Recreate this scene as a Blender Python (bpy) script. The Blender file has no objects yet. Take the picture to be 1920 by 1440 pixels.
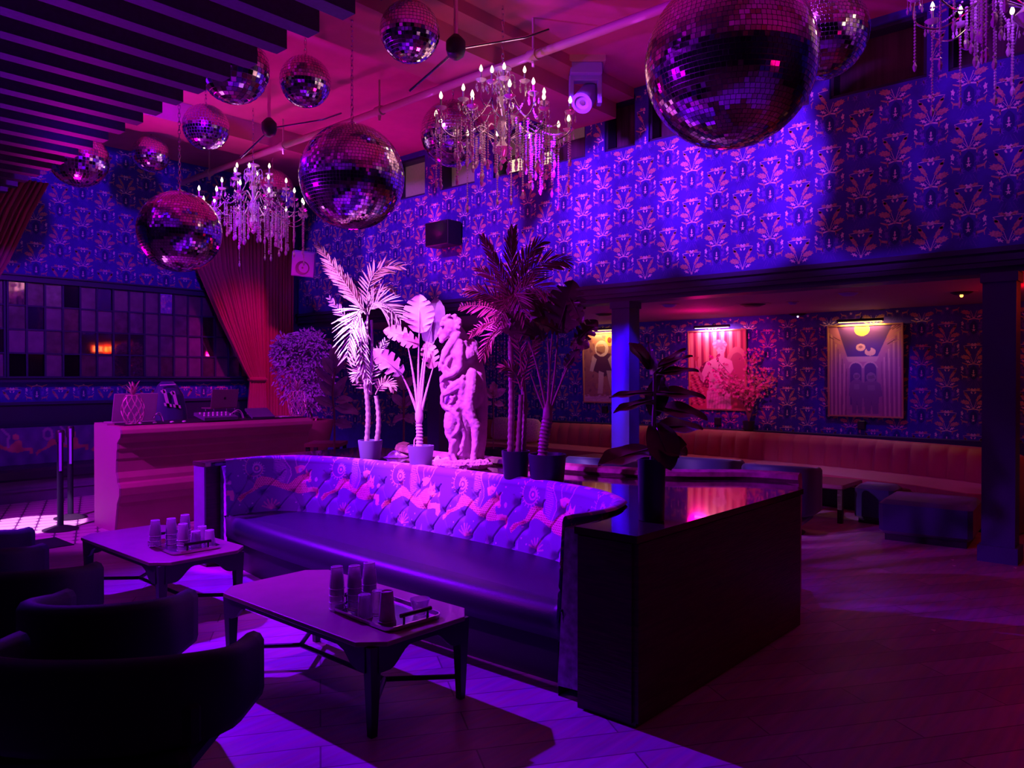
import bpy, math, random
import numpy as np
from mathutils import Vector, Matrix
random.seed(7); rng = np.random.default_rng(7)
S = bpy.context.scene
C = S.collection
PI = math.pi
# ------------------------------------------------------------------ camera frame
FPX, HX, HY, EYE = 1442.0, 960.0, 707.0, 1.6
YAW = math.atan(1625/1442)
FW = Vector((math.sin(YAW), math.cos(YAW), 0)); RT = Vector((FW.y, -FW.x, 0))
def at(px, py, z=None, t=None):
    """world point of a direction seen in the photograph, at height z or at distance t"""
    u = (px-HX)/FPX
    if t is None: t = (EYE-z)*FPX/(py-HY)
    if z is None: z = EYE-(py-HY)*t/FPX
    p = FW*t + RT*(u*t); return Vector((p.x, p.y, z))
def onX(px, py, X):
    u = (px-HX)/FPX; t = X/(FW.x+u*RT.x); return at(px, py, t=t)
def onY(px, py, Y):
    u = (px-HX)/FPX; t = Y/(FW.y+u*RT.y); return at(px, py, t=t)
cam_d = bpy.data.cameras.new('camera'); cam = bpy.data.objects.new('camera', cam_d); C.objects.link(cam)
cam_d.sensor_width = 36; cam_d.lens = 36*FPX/1920; cam_d.clip_end = 100
cam.location = (0, 0, EYE); cam.rotation_euler = (PI/2-math.atan(13/FPX), 0, -YAW)
S.camera = cam
# ------------------------------------------------------------------ world, exposure
W = bpy.data.worlds.new('world'); S.world = W; W.use_nodes = True
W.node_tree.nodes['Background'].inputs[0].default_value = (0.04, 0.0, 0.6, 1)
W.node_tree.nodes['Background'].inputs[1].default_value = 0.035
S.view_settings.view_transform = 'Standard'; S.view_settings.look = 'None'
S.view_settings.exposure = 0.0; S.view_settings.gamma = 1; S.view_settings.use_curve_mapping = False
S.cycles.max_bounces = 7; S.cycles.diffuse_bounces = 2; S.cycles.glossy_bounces = 3
S.cycles.transmission_bounces = 5; S.cycles.transparent_max_bounces = 10
S.cycles.caustics_reflective = False; S.cycles.caustics_refractive = False
S.cycles.sample_clamp_indirect = 3.0; S.cycles.use_denoising = True
# ------------------------------------------------------------------ lights of the room
def aim(o, target): o.rotation_euler = (Vector(target)-o.location).to_track_quat('-Z', 'Y').to_euler()
def spot(name, loc, target, color, power, deg, blend=0.5, size=0.05):
    d = bpy.data.lights.new(name, 'SPOT'); d.color = color; d.energy = power
    d.spot_size = math.radians(deg); d.spot_blend = blend; d.shadow_soft_size = size
    o = bpy.data.objects.new(name, d); C.objects.link(o); o.location = loc; aim(o, target); return o
def point(name, loc, color, power, size=0.1):
    d = bpy.data.lights.new(name, 'POINT'); d.color = color; d.energy = power; d.shadow_soft_size = size
    o = bpy.data.objects.new(name, d); C.objects.link(o); o.location = loc; return o
def area(name, loc, target, color, power, sx, sy):
    d = bpy.data.lights.new(name, 'AREA'); d.shape = 'RECTANGLE'; d.size = sx; d.size_y = sy; d.color = color; d.energy = power
    o = bpy.data.objects.new(name, d); C.objects.link(o); o.location = loc; aim(o, target); return o
BLUE = (0.20, 0.0, 1.0); VIO = (0.38, 0.0, 1.0); UV = (0.55, 0.18, 1.0); MAG = (1.0, 0.0, 0.62); PINK = (1.0, 0.06, 0.45)
# blue violet washes over the long papered wall
for y_, w_ in ((0.9, 200), (2.2, 560), (3.5, 800), (4.8, 800), (6.1, 640), (7.5, 520), (9.0, 380), (10.6, 160)):
    spot('wall_wash_light', (5.1, y_, 4.55), (7.75, y_+0.15, 3.72), (0.42, 0.045, 1.0), w_*0.58, 41, 0.3, 0.06)
spot('wall_wash_light', (3.6, 7.6, 4.5), (4.6, 12.0, 3.2), (0.24, 0.0, 1.0), 330, 100, 0.9, 0.1)
# magenta washes lighting the ceiling from the walls
spot('ceiling_wash_light', (3.2, 9.6, 2.6), (4.6, 7.6, 5.0), MAG, 190, 125, 0.9, 0.15)
spot('ceiling_wash_light', (6.9, 9.2, 2.6), (6.2, 7.0, 5.0), MAG, 130, 125, 0.9, 0.15)
spot('ceiling_wash_light', (5.2, 3.9, 2.0), (5.4, 3.6, 5.0), (1.0, 0.01, 0.22), 75, 120, 0.9, 0.15)
spot('ceiling_wash_light', (-0.5, 7.0, 4.0), (-0.5, 7.0, 5.0), (0.30, 0.0, 1.0), 60, 160, 0.9, 0.3)
spot('ceiling_wash_light', (-0.5, 3.0, 4.0), (-0.5, 3.0, 5.0), (0.30, 0.0, 1.0), 30, 160, 0.9, 0.3)
spot('ceiling_wash_light', (3.5, -2.5, 2.0), (3.0, -1.5, 5.0), (1.0, 0.0, 0.2), 60, 130, 0.9, 0.3)
spot('ceiling_wash_light', (3.1, 2.9, 3.3), (3.1, 3.0, 5.0), (0.62, 0.0, 1.0), 34, 120, 0.9, 0.15)
# the white violet beam on the palms
spot('palm_spot_light', (2.0, 5.75, 3.5), (4.2, 5.28, 1.88), (0.74, 0.26, 1.0), 1150, 38, 0.6, 0.03)
spot('palm_spot_light', (1.9, 5.95, 3.45), (4.1, 5.50, 1.95), (0.78, 0.40, 1.0), 2600, 15, 0.9, 0.03)
spot('palm_spot_light', (2.4, 4.2, 3.6), (4.3, 4.35, 1.3), (0.66, 0.10, 1.0), 1300, 34, 0.6, 0.04)
# violet lamps lighting floor, tables and seats
spot('floor_wash_light', (2.95, 8.3, 4.5), (2.6, 3.5, 0.2), (0.20, 0.0, 1.0), 3500, 60, 0.8, 0.05)
spot('sofa_wash_light', (0.2, 5.2, 3.4), (3.9, 4.2, 0.6), (0.46, 0.01, 1.0), 980, 52, 0.8, 0.06)
spot('desk_wash_light', (0.4, 7.4, 3.4), (3.6, 8.8, 0.7), (0.66, 0.01, 0.95), 850, 50, 0.6, 0.05)
spot('cabinet_end_light', (0.8, 7.8, 3.4), (3.1, 6.35, 0.5), (0.45, 0.0, 1.0), 2600, 12, 0.5, 0.03)
spot('desk_wash_light', (4.3, 6.4, 4.4), (4.3, 8.4, 0.8), (0.60, 0.0, 1.0), 260, 50, 0.8, 0.05)
spot('tile_spot_light', (1.7, 8.2, 3.5), (2.70, 9.4, 0.0), (1.0, 0.35, 0.9), 2400, 17, 0.1, 0.02)
spot('column_light', (4.6, 4.3, 4.7), (7.75, 5.13, 1.4), (0.10, 0.0, 1.0), 10500, 16, 0.5, 0.05)
spot('curtain_light', (6.2, 8.6, 4.4), (6.6, 11.6, 1.7), (1.0, 0.0, 0.40), 380, 42, 0.9, 0.1)
spot('canopy_wash_light', (-2.6, 10.2, 1.2), (-0.2, 7.2, 3.7), (0.42, 0.0, 1.0), 6500, 56, 0.9, 0.1)
spot('canopy_wash_light', (-2.6, 7.2, 1.2), (-0.5, 4.6, 3.7), (0.42, 0.0, 1.0), 3000, 50, 0.9, 0.1)
spot('tree_light', (4.6, 6.3, 4.4), (6.0, 8.9, 1.7), (0.42, 0.02, 1.0), 420, 34, 0.8, 0.1)
# alcove: pink beam on the middle picture, red glow by the exit
spot('alcove_pink_light', (8.6, 4.6, 2.42), (11.2, 5.4, 1.8), (1.0, 0.0, 0.42), 150, 46, 0.8, 0.05)
point('alcove_pink_light', (9.8, 5.2, 2.2), (1.0, 0.0, 0.25), 7, 0.15)
point('alcove_red_light', (9.3, 1.2, 2.35), (1.0, 0.0, 0.01), 5, 0.1)
spot('alcove_blue_light', (10.5, 3.3, 2.4), (11.2, 3.3, 0.8), (0.12, 0.0, 1.0), 24, 100, 0.9, 0.05)
point('alcove_violet_light', (9.6, 8.2, 2.1), (0.3, 0.0, 1.0), 7, 0.15)
spot('floor_red_light', (7.0, -1.5, 3.5), (5.5, 1.2, 0), (1.0, 0.0, 0.02), 26, 80, 0.9, 0.1)
# ------------------------------------------------------------------ materials
def mat(name, col, rough=0.5, metal=0.0, bump=0.0, bscale=30.0, vary=0.0, vscale=4.0, emit=None, es=0.0, trans=0.0, spec=0.5, sheen=0.0, coat=0.0, stretch=None, ior=1.45):
    m = bpy.data.materials.new(name); m.use_nodes = True; nt = m.node_tree; b = nt.nodes['Principled BSDF']
    b.inputs['Base Color'].default_value = (*col, 1); b.inputs['Roughness'].default_value = rough
    b.inputs['Metallic'].default_value = metal; b.inputs['Specular IOR Level'].default_value = spec
    b.inputs['IOR'].default_value = ior; b.inputs['Transmission Weight'].default_value = trans
    b.inputs['Sheen Weight'].default_value = sheen; b.inputs['Coat Weight'].default_value = coat
    if emit: b.inputs['Emission Color'].default_value = (*emit, 1); b.inputs['Emission Strength'].default_value = es
    tc = nt.nodes.new('ShaderNodeTexCoord'); mp = nt.nodes.new('ShaderNodeMapping'); nt.links.new(tc.outputs['Object'], mp.inputs[0])
    if stretch: mp.inputs['Scale'].default_value = stretch
    def noise(sc):
        n = nt.nodes.new('ShaderNodeTexNoise'); n.inputs['Scale'].default_value = sc; n.inputs['Detail'].default_value = 4
        nt.links.new(mp.outputs[0], n.inputs['Vector']); return n
    if bump:
        bn = nt.nodes.new('ShaderNodeBump'); bn.inputs['Strength'].default_value = bump; bn.inputs['Distance'].default_value = 0.01
        nt.links.new(noise(bscale).outputs['Fac'], bn.inputs['Height']); nt.links.new(bn.outputs[0], b.inputs['Normal'])
    if vary:
        r = nt.nodes.new('ShaderNodeMapRange'); r.inputs['From Min'].default_value = 0.3; r.inputs['From Max'].default_value = 0.7
        r.inputs['To Min'].default_value = 1-vary; r.inputs['To Max'].default_value = 1+vary
        nt.links.new(noise(vscale).outputs['Fac'], r.inputs['Value'])
        mx = nt.nodes.new('ShaderNodeVectorMath'); mx.operation = 'SCALE'; mx.inputs[0].default_value = col
        nt.links.new(r.outputs[0], mx.inputs['Scale']); nt.links.new(mx.outputs[0], b.inputs['Base Color'])
    return m
def attr_mat(name, rough=0.6, bump=0.0, sheen=0.0):
    m = mat(name, (1, 1, 1), rough, bump=bump, bscale=200, sheen=sheen); nt = m.node_tree
    a = nt.nodes.new('ShaderNodeAttribute'); a.attribute_name = 'print'
    nt.links.new(a.outputs['Color'], nt.nodes['Principled BSDF'].inputs['Base Color']); return m
M = dict(
 paint_dark=mat('dark_paint', (0.03, 0.02, 0.09), 0.45, bump=0.05),
 molding=mat('navy_molding', (0.04, 0.02, 0.13), 0.45),
 column=mat('blue_column', (0.06, 0.025, 0.22), 0.5, bump=0.05),
 ceil=mat('ceiling_plaster', (0.60, 0.15, 0.27), 0.85, bump=0.15, bscale=14, vary=0.08, vscale=3),
 ceil_low=mat('alcove_ceiling_paint', (0.5, 0.3, 0.36), 0.75, bump=0.05),
 paper=mat('wallpaper_navy', (0.055, 0.012, 0.50), 0.7, bump=0.05, bscale=90, vary=0.18, vscale=7),
 p_pink=mat('wallpaper_pink', (0.60, 0.34, 0.36), 0.7, vary=0.25, vscale=60),
 p_light=mat('wallpaper_lilac', (0.95, 0.80, 0.90), 0.7, vary=0.1, vscale=60),
 p_dim=mat('wallpaper_violet', (0.17, 0.05, 0.66), 0.7, vary=0.2, vscale=50),
 p_dark=mat('wallpaper_ink', (0.02, 0.008, 0.28), 0.7),
 curtain=mat('red_velvet', (0.42, 0.05, 0.13), 0.75, bump=0.1, bscale=120, sheen=0.4),
 drape_dark=mat('dark_blind', (0.10, 0.03, 0.09), 0.8, vary=0.3, vscale=3, stretch=(8, 8, 0.4)),
 frost=mat('frosted_pane', (0.45, 0.42, 0.34), 0.5, vary=0.15, vscale=20, emit=(0.5, 0.42, 0.30), es=0.05, stretch=(10, 10, 1)),
 pane_lit=mat('lit_pane', (0.8, 0.8, 0.6), 0.5, emit=(1.0, 0.92, 0.55), es=0.9, vary=0.4, vscale=60),
 slat=mat('black_slat', (0.03, 0.015, 0.06), 0.55, vary=0.2, vscale=30),
 black=mat('black_plastic', (0.02, 0.015, 0.03), 0.45),
 blackgloss=mat('black_gloss', (0.015, 0.01, 0.02), 0.12),
 pipe=mat('painted_pipe', (0.6, 0.36, 0.40), 0.6, bump=0.1),
 ballmirror=mat('mirror_tile', (0.86, 0.84, 0.9), 0.07, 1.0),
 ballcore=mat('mirror_ball_core', (0.45, 0.35, 0.5), 0.35, 0.8),
 chrome=mat('chrome', (0.8, 0.78, 0.85), 0.12, 1.0),
 crystal=mat('crystal', (0.90, 0.78, 1.0), 0.10, trans=0.15, spec=1.0, ior=1.8, coat=0.6),
 bulb=mat('candle_bulb', (1, 0.9, 0.7), 0.3, emit=(1.0, 0.78, 0.50), es=3.2),
 candle=mat('candle_sleeve', (0.7, 0.66, 0.75), 0.35),
 wood=mat('dark_walnut', (0.05, 0.016, 0.018), 0.35, vary=0.5, vscale=5, bump=0.35, bscale=9, stretch=(1.0, 1.0, 14)),
 tabletop=mat('lacquered_tabletop', (0.26, 0.06, 0.15), 0.38, vary=0.08, vscale=10, coat=0.2),
 tablewood=mat('black_table_legs', (0.03, 0.02, 0.04), 0.4),
 counter=mat('polished_counter', (0.05, 0.012, 0.03), 0.09, vary=0.2, vscale=6, coat=0.5),
 cabside=mat('violet_tinted_panel', (0.14, 0.07, 0.22), 0.5, vary=0.15, vscale=4),
 leather=mat('black_leather', (0.025, 0.013, 0.05), 0.40, spec=0.35, bump=0.12, bscale=160),
 leather_dull=mat('dark_upholstery', (0.010, 0.008, 0.03), 0.6, spec=0.25, bump=0.1, bscale=160),
 velvet_red=mat('red_channel_velvet', (0.40, 0.05, 0.10), 0.6, sheen=0.3, bump=0.08, bscale=150),
 velvet_blue=mat('blue_velvet', (0.03, 0.02, 0.15), 0.6, sheen=0.3),
 cushion=mat('fluffy_cushion', (0.70, 0.40, 0.50), 0.9, bump=0.8, bscale=70, vary=0.35, vscale=60),
 copper=mat('rose_desk_cladding', (0.50, 0.13, 0.24), 0.42, bump=0.12, bscale=220, vary=0.06),
 copper_lit=mat('rose_desk_end_lit', (0.45, 0.16, 0.36), 0.5, bump=0.2, bscale=260),  # cladding copy with the light on the desk end put into its colour
 silver=mat('silver_tray', (0.75, 0.68, 0.78), 0.16, 1.0, bump=0.1, bscale=12),
 laptop=mat('laptop_aluminium', (0.62, 0.52, 0.62), 0.4, 0.3),
 laptop_dark=mat('laptop_grey', (0.30, 0.14, 0.24), 0.4, 0.3),
 glass=mat('tumbler_glass', (0.95, 0.85, 1.0), 0.10, trans=0.55, spec=1.0, ior=1.3),
 paper_cup=mat('paper_cup', (0.55, 0.34, 0.45), 0.7, vary=0.25, vscale=25),
 white=mat('white_print', (0.85, 0.65, 0.85), 0.6),
 cable=mat('pale_cable', (0.75, 0.6, 0.75), 0.5),
 wire=mat('gilt_wire', (0.75, 0.45, 0.50), 0.3, 0.4),
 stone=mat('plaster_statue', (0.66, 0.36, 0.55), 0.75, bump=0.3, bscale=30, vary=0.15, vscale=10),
 leaf_beamlit=mat('beam_lit_leaf', (0.76, 0.52, 0.62), 0.45, vary=0.15, vscale=9),  # beam light painted into the leaf colour
 leaf_rosy_lit=mat('rosy_lit_leaf', (0.66, 0.33, 0.38), 0.45, vary=0.3, vscale=9),  # leaf colour with the softer rosy light mixed in
 leaf_shaded=mat('shaded_leaf', (0.42, 0.08, 0.16), 0.35, vary=0.3, vscale=9),  # darkened leaf for the palm outside the beam, shade painted in
 leafdark=mat('dark_glossy_leaf', (0.17, 0.035, 0.08), 0.28, vary=0.3, vscale=9),  # also darkens the split leaf plant outside the beam, shade in the colour
 leaf_violet_lit=mat('violet_lit_leaf', (0.45, 0.22, 0.50), 0.5, vary=0.25, vscale=12),  # violet lamplight tinted into the leaf colour
 blossom=mat('pink_blossom', (0.8, 0.35, 0.42), 0.6, vary=0.2, vscale=20),
 trunk=mat('ringed_trunk', (0.62, 0.40, 0.48), 0.6, vary=0.3, vscale=6, bump=0.3, bscale=40),
 trunkdark=mat('dark_trunk', (0.30, 0.10, 0.18), 0.6, vary=0.3, vscale=8, bump=0.3, bscale=40),
 pot=mat('grey_pot', (0.20, 0.13, 0.32), 0.55, bump=0.05),
 potblack=mat('black_pot', (0.03, 0.02, 0.06), 0.4),
 vase=mat('bronze_vase', (0.35, 0.08, 0.12), 0.3, 0.3),
 gilt=mat('gilt_frame', (0.75, 0.42, 0.22), 0.35, 0.5),
 print_cloth=attr_mat('leopard_print_velvet', 0.6, 0.15, 0.2),
 print_art=attr_mat('printed_art', 0.45),
 lampglow=mat('picture_lamp_glow', (1, 0.8, 0.3), 0.4, emit=(1.0, 0.62, 0.18), es=4.0),
 lensglow=mat('lamp_lens', (1, 1, 1), 0.3, emit=(0.9, 0.6, 1.0), es=3.0),
 exitred=mat('exit_letters', (1, 0.1, 0.05), 0.4, emit=(1.0, 0.42, 0.08), es=3.5),
 exitbox=mat('exit_housing', (0.4, 0.02, 0.02), 0.4, emit=(1.0, 0.0, 0.0), es=0.5),
 grey=mat('grey_counter_panel', (0.35, 0.30, 0.22), 0.8, vary=0.3, vscale=12, emit=(0.35, 0.3, 0.2), es=0.03),  # no lamp here: faint emission puts the light into the panel
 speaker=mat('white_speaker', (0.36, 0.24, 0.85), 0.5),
 confetti=mat('paper_confetti', (0.9, 0.7, 0.8), 0.7),
)
def floor_mat():
    m = mat('oak_floor', (0.2, 0.1, 0.15), 0.3); nt = m.node_tree; b = nt.nodes['Principled BSDF']
    tc = nt.nodes.new('ShaderNodeTexCoord'); mp = nt.nodes.new('ShaderNodeMapping'); mp.inputs['Rotation'].default_value = (0, 0, 0.6)
    nt.links.new(tc.outputs['Object'], mp.inputs[0])
    br = nt.nodes.new('ShaderNodeTexBrick'); br.inputs['Scale'].default_value = 1.0
    br.inputs['Brick Width'].default_value = 1.3; br.inputs['Row Height'].default_value = 0.19; br.inputs['Mortar Size'].default_value = 0.004
    br.inputs['Color1'].default_value = (0.46, 0.22, 0.46, 1); br.inputs['Color2'].default_value = (0.30, 0.13, 0.30, 1); br.inputs['Mortar'].default_value = (0.14, 0.06, 0.14, 1)
    nt.links.new(mp.outputs[0], br.inputs['Vector'])
    mp2 = nt.nodes.new('ShaderNodeMapping'); mp2.inputs['Rotation'].default_value = (0, 0, 0.6); mp2.inputs['Scale'].default_value = (1.2, 14, 1)
    nt.links.new(tc.outputs['Object'], mp2.inputs[0])
    n = nt.nodes.new('ShaderNodeTexNoise'); n.inputs['Scale'].default_value = 2.2; n.inputs['Detail'].default_value = 6; nt.links.new(mp2.outputs[0], n.inputs['Vector'])
    mx = nt.nodes.new('ShaderNodeMix'); mx.data_type = 'RGBA'; mx.blend_type = 'MULTIPLY'; mx.inputs['Factor'].default_value = 0.7
    nt.links.new(br.outputs['Color'], mx.inputs['A']); nt.links.new(n.outputs['Color'], mx.inputs['B'])
    g = nt.nodes.new('ShaderNodeVectorMath'); g.operation = 'SCALE'; g.inputs['Scale'].default_value = 1.5
    nt.links.new(mx.outputs['Result'], g.inputs[0]); nt.links.new(g.outputs[0], b.inputs['Base Color'])
    r = nt.nodes.new('ShaderNodeMapRange'); r.inputs['To Min'].default_value = 0.25; r.inputs['To Max'].default_value = 0.5
    n2 = nt.nodes.new('ShaderNodeTexNoise'); n2.inputs['Scale'].default_value = 3; nt.links.new(tc.outputs['Object'], n2.inputs['Vector'])
    nt.links.new(n2.outputs['Fac'], r.inputs['Value']); nt.links.new(r.outputs[0], b.inputs['Roughness']); return m
def tile_mat():
    m = mat('mosaic_tile', (0.6, 0.5, 0.6), 0.4); nt = m.node_tree; b = nt.nodes['Principled BSDF']
    tc = nt.nodes.new('ShaderNodeTexCoord'); mp = nt.nodes.new('ShaderNodeMapping'); mp.inputs['Scale'].default_value = (5.2, 5.2, 5.2)
    mp.inputs['Rotation'].default_value = (0, 0, 0.35)
    nt.links.new(tc.outputs['Object'], mp.inputs[0])
    sp = nt.nodes.new('ShaderNodeSeparateXYZ'); nt.links.new(mp.outputs[0], sp.inputs[0])
    def M_(op, a, bb=None):
        n = nt.nodes.new('ShaderNodeMath'); n.operation = op
        for i, v in enumerate((a, bb)):
            if v is None: continue
            if isinstance(v, (int, float)): n.inputs[i].default_value = v
            else: nt.links.new(v, n.inputs[i])
        return n.outputs[0]
    fx = M_('ABSOLUTE', M_('SUBTRACT', M_('FRACT', sp.outputs[0]), 0.5)); fy = M_('ABSOLUTE', M_('SUBTRACT', M_('FRACT', sp.outputs[1]), 0.5))
    dot = M_('GREATER_THAN', M_('ADD', fx, fy), 0.78)
    edge = M_('GREATER_THAN', M_('MAXIMUM', fx, fy), 0.46)
    k = M_('MINIMUM', M_('ADD', dot, edge), 1.0)
    mx = nt.nodes.new('ShaderNodeMix'); mx.data_type = 'RGBA'; nt.links.new(k, mx.inputs['Factor'])
    mx.inputs['A'].default_value = (0.55, 0.40, 0.55, 1); mx.inputs['B'].default_value = (0.09, 0.03, 0.12, 1)
    nt.links.new(mx.outputs['Result'], b.inputs['Base Color']); return m
M['glass'].node_tree.nodes['Principled BSDF'].inputs['Alpha'].default_value = 0.62; M['floor'] = floor_mat(); M['tile'] = tile_mat()
# ------------------------------------------------------------------ mesh helpers
class MB:
    def __init__(s): s.v = []; s.f = []; s.m = []; s.uvn = None
    def add(s, vs, fs, mi=0):
        o = len(s.v); s.v += [tuple(p) for p in vs]
        for f in fs: s.f.append(tuple(i+o for i in f)); s.m.append(mi)
        return s
    def box(s, a, b, mi=0, bev=0.0):
        x0, y0, z0 = a; x1, y1, z1 = b
        if bev:
            e = bev; prof = [(x0+e, y0), (x1-e, y0), (x1, y0+e), (x1, y1-e), (x1-e, y1), (x0+e, y1), (x0, y1-e), (x0, y0+e)]
            cx, cy = (x0+x1)/2, (y0+y1)/2
            ins = [(cx+(x-cx)*(1-2*e/max(x1-x0, 1e-6)), cy+(y-cy)*(1-2*e/max(y1-y0, 1e-6))) for x, y in prof]
            rings = [[(x, y, z0) for x, y in ins], [(x, y, z0+e) for x, y in prof], [(x, y, z1-e) for x, y in prof], [(x, y, z1) for x, y in ins]]
            return s.loft(rings, mi)
        vs = [(x0, y0, z0), (x1, y0, z0), (x1, y1, z0), (x0, y1, z0), (x0, y0, z1), (x1, y0, z1), (x1, y1, z1), (x0, y1, z1)]
        return s.add(vs, [(0, 3, 2, 1), (4, 5, 6, 7), (0, 1, 5, 4), (1, 2, 6, 5), (2, 3, 7, 6), (3, 0, 4, 7)], mi)
    def obox(s, c, ax, ay, az, hx, hy, hz, mi=0):
        c = Vector(c); ax = Vector(ax).normalized(); ay = Vector(ay).normalized(); az = Vector(az).normalized()
        vs = [c+ax*(hx*i)+ay*(hy*j)+az*(hz*k) for k in (-1, 1) for (i, j) in ((-1, -1), (1, -1), (1, 1), (-1, 1))]
        return s.add(vs, [(0, 3, 2, 1), (4, 5, 6, 7), (0, 1, 5, 4), (1, 2, 6, 5), (2, 3, 7, 6), (3, 0, 4, 7)], mi)
    def loft(s, rings, mi=0, cap=True, closed=True):
        n = len(rings[0]); vs = [p for r in rings for p in r]; fs = []
        for i in range(len(rings)-1):
            for j in range(n if closed else n-1):
                k = (j+1) % n; fs.append((i*n+j, i*n+k, (i+1)*n+k, (i+1)*n+j))
        if cap and closed: fs += [tuple(range(n))[::-1], tuple(range((len(rings)-1)*n, len(rings)*n))]
        return s.add(vs, fs, mi)
    def tube(s, pts, r, n=8, mi=0, cap=True):
        pts = [Vector(p) for p in pts]; rs = r if isinstance(r, (list, tuple)) else [r]*len(pts)
        rings = []; up = None
        for i, p in enumerate(pts):
            d = (pts[min(i+1, len(pts)-1)]-pts[max(i-1, 0)]).normalized()
            if up is None: up = Vector((0, 0, 1)) if abs(d.z) < 0.9 else Vector((1, 0, 0))
            a = d.cross(up).normalized(); b = a.cross(d).normalized(); up = b
            rings.append([p+(a*math.cos(2*PI*k/n)+b*math.sin(2*PI*k/n))*rs[i] for k in range(n)])
        return s.loft(rings, mi, cap)
    def lathe(s, prof, c=(0, 0, 0), n=20, mi=0, cap=True, axis=None):
        c = Vector(c); rings = []
        A = Vector(axis).normalized() if axis else Vector((0, 0, 1))
        X = A.orthogonal().normalized() if axis else Vector((1, 0, 0)); Y = A.cross(X)
        for r, z in prof: rings.append([c+X*(r*math.cos(2*PI*k/n))+Y*(r*math.sin(2*PI*k/n))+A*z for k in range(n)])
        return s.loft(rings, mi, cap)
    def ball(s, c, r, n=10, m=7, mi=0, sc=(1, 1, 1), rot=None):
        rings = []; c = Vector(c)
        for i in range(m+1):
            t = PI*i/m; t = min(max(t, 0.02), PI-0.02); ring = []
            for k in range(n):
                p = Vector((math.sin(t)*math.cos(2*PI*k/n)*r*sc[0], math.sin(t)*math.sin(2*PI*k/n)*r*sc[1], -math.cos(t)*r*sc[2]))
                ring.append(c+(rot @ p if rot else p))
            rings.append(ring)
        return s.loft(rings, mi)
    def prism(s, poly, z0, z1, mi=0):
        return s.loft([[(x, y, z0) for x, y in poly], [(x, y, z1) for x, y in poly]], mi)
    def build(s, name, mats, parent=None, loc=None, smooth=False, bevel=0.0, flip=False):
        me = bpy.data.meshes.new(name); me.from_pydata(s.v, [], s.f)
        if not isinstance(mats, (list, tuple)): mats = [mats]
        for m_ in mats: me.materials.append(m_)
        me.polygons.foreach_set('material_index', s.m)
        if smooth: me.polygons.foreach_set('use_smooth', [True]*len(s.f))
        me.update(); o = bpy.data.objects.new(name, me); C.objects.link(o)
        if parent: o.parent = parent
        if loc is not None: o.location = loc
        if smooth and smooth != 'full':
            try: me.set_sharp_from_angle(angle=math.radians(40))
            except Exception: pass
        if bevel:
            b = o.modifiers.new('bevel', 'BEVEL'); b.width = bevel; b.segments = 3; b.limit_method = 'ANGLE'
        return o
def tag(o, label, cat, group=None, kind=None):
    o['label'] = label; o['category'] = cat
    if group: o['group'] = group
    if kind: o['kind'] = kind
    return o
def thing(name, label, cat, loc=(0, 0, 0), rotz=0, group=None):
    o = bpy.data.objects.new(name, None); C.objects.link(o); o.location = loc; o.rotation_euler = (0, 0, rotz)
    o.empty_display_size = 0.1; return tag(o, label, cat, group)
def struct(o): o['kind'] = 'structure'; return o
def copy_tree(o, parent=None):
    c = o.copy(); C.objects.link(c); c.parent = parent
    for ch in list(o.children): copy_tree(ch, c)
    return c
def dup(root, loc, label, group=None, rotz=None, scale=None):
    c = copy_tree(root); c.location = loc; c['label'] = label
    if group: c['group'] = group
    if rotz is not None: c.rotation_euler = (0, 0, rotz)
    if scale: c.scale = (scale,)*3
    return c
def bez(p0, p1, p2, n):
    p0, p1, p2 = Vector(p0), Vector(p1), Vector(p2)
    return [p0*(1-t)**2+p1*(2*t*(1-t))+p2*t*t for t in [i/(n-1) for i in range(n)]]
def catmull(P, n):
    P = [Vector(p) for p in P]; out = []
    for i in range(len(P)-1):
        a, b, c, d = P[max(i-1, 0)], P[i], P[i+1], P[min(i+2, len(P)-1)]
        for k in range(n):
            t = k/n; out.append(0.5*((2*b)+(c-a)*t+(2*a-5*b+4*c-d)*t*t+(3*b-a-3*c+d)*t**3))
    out.append(P[-1]); return out
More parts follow.
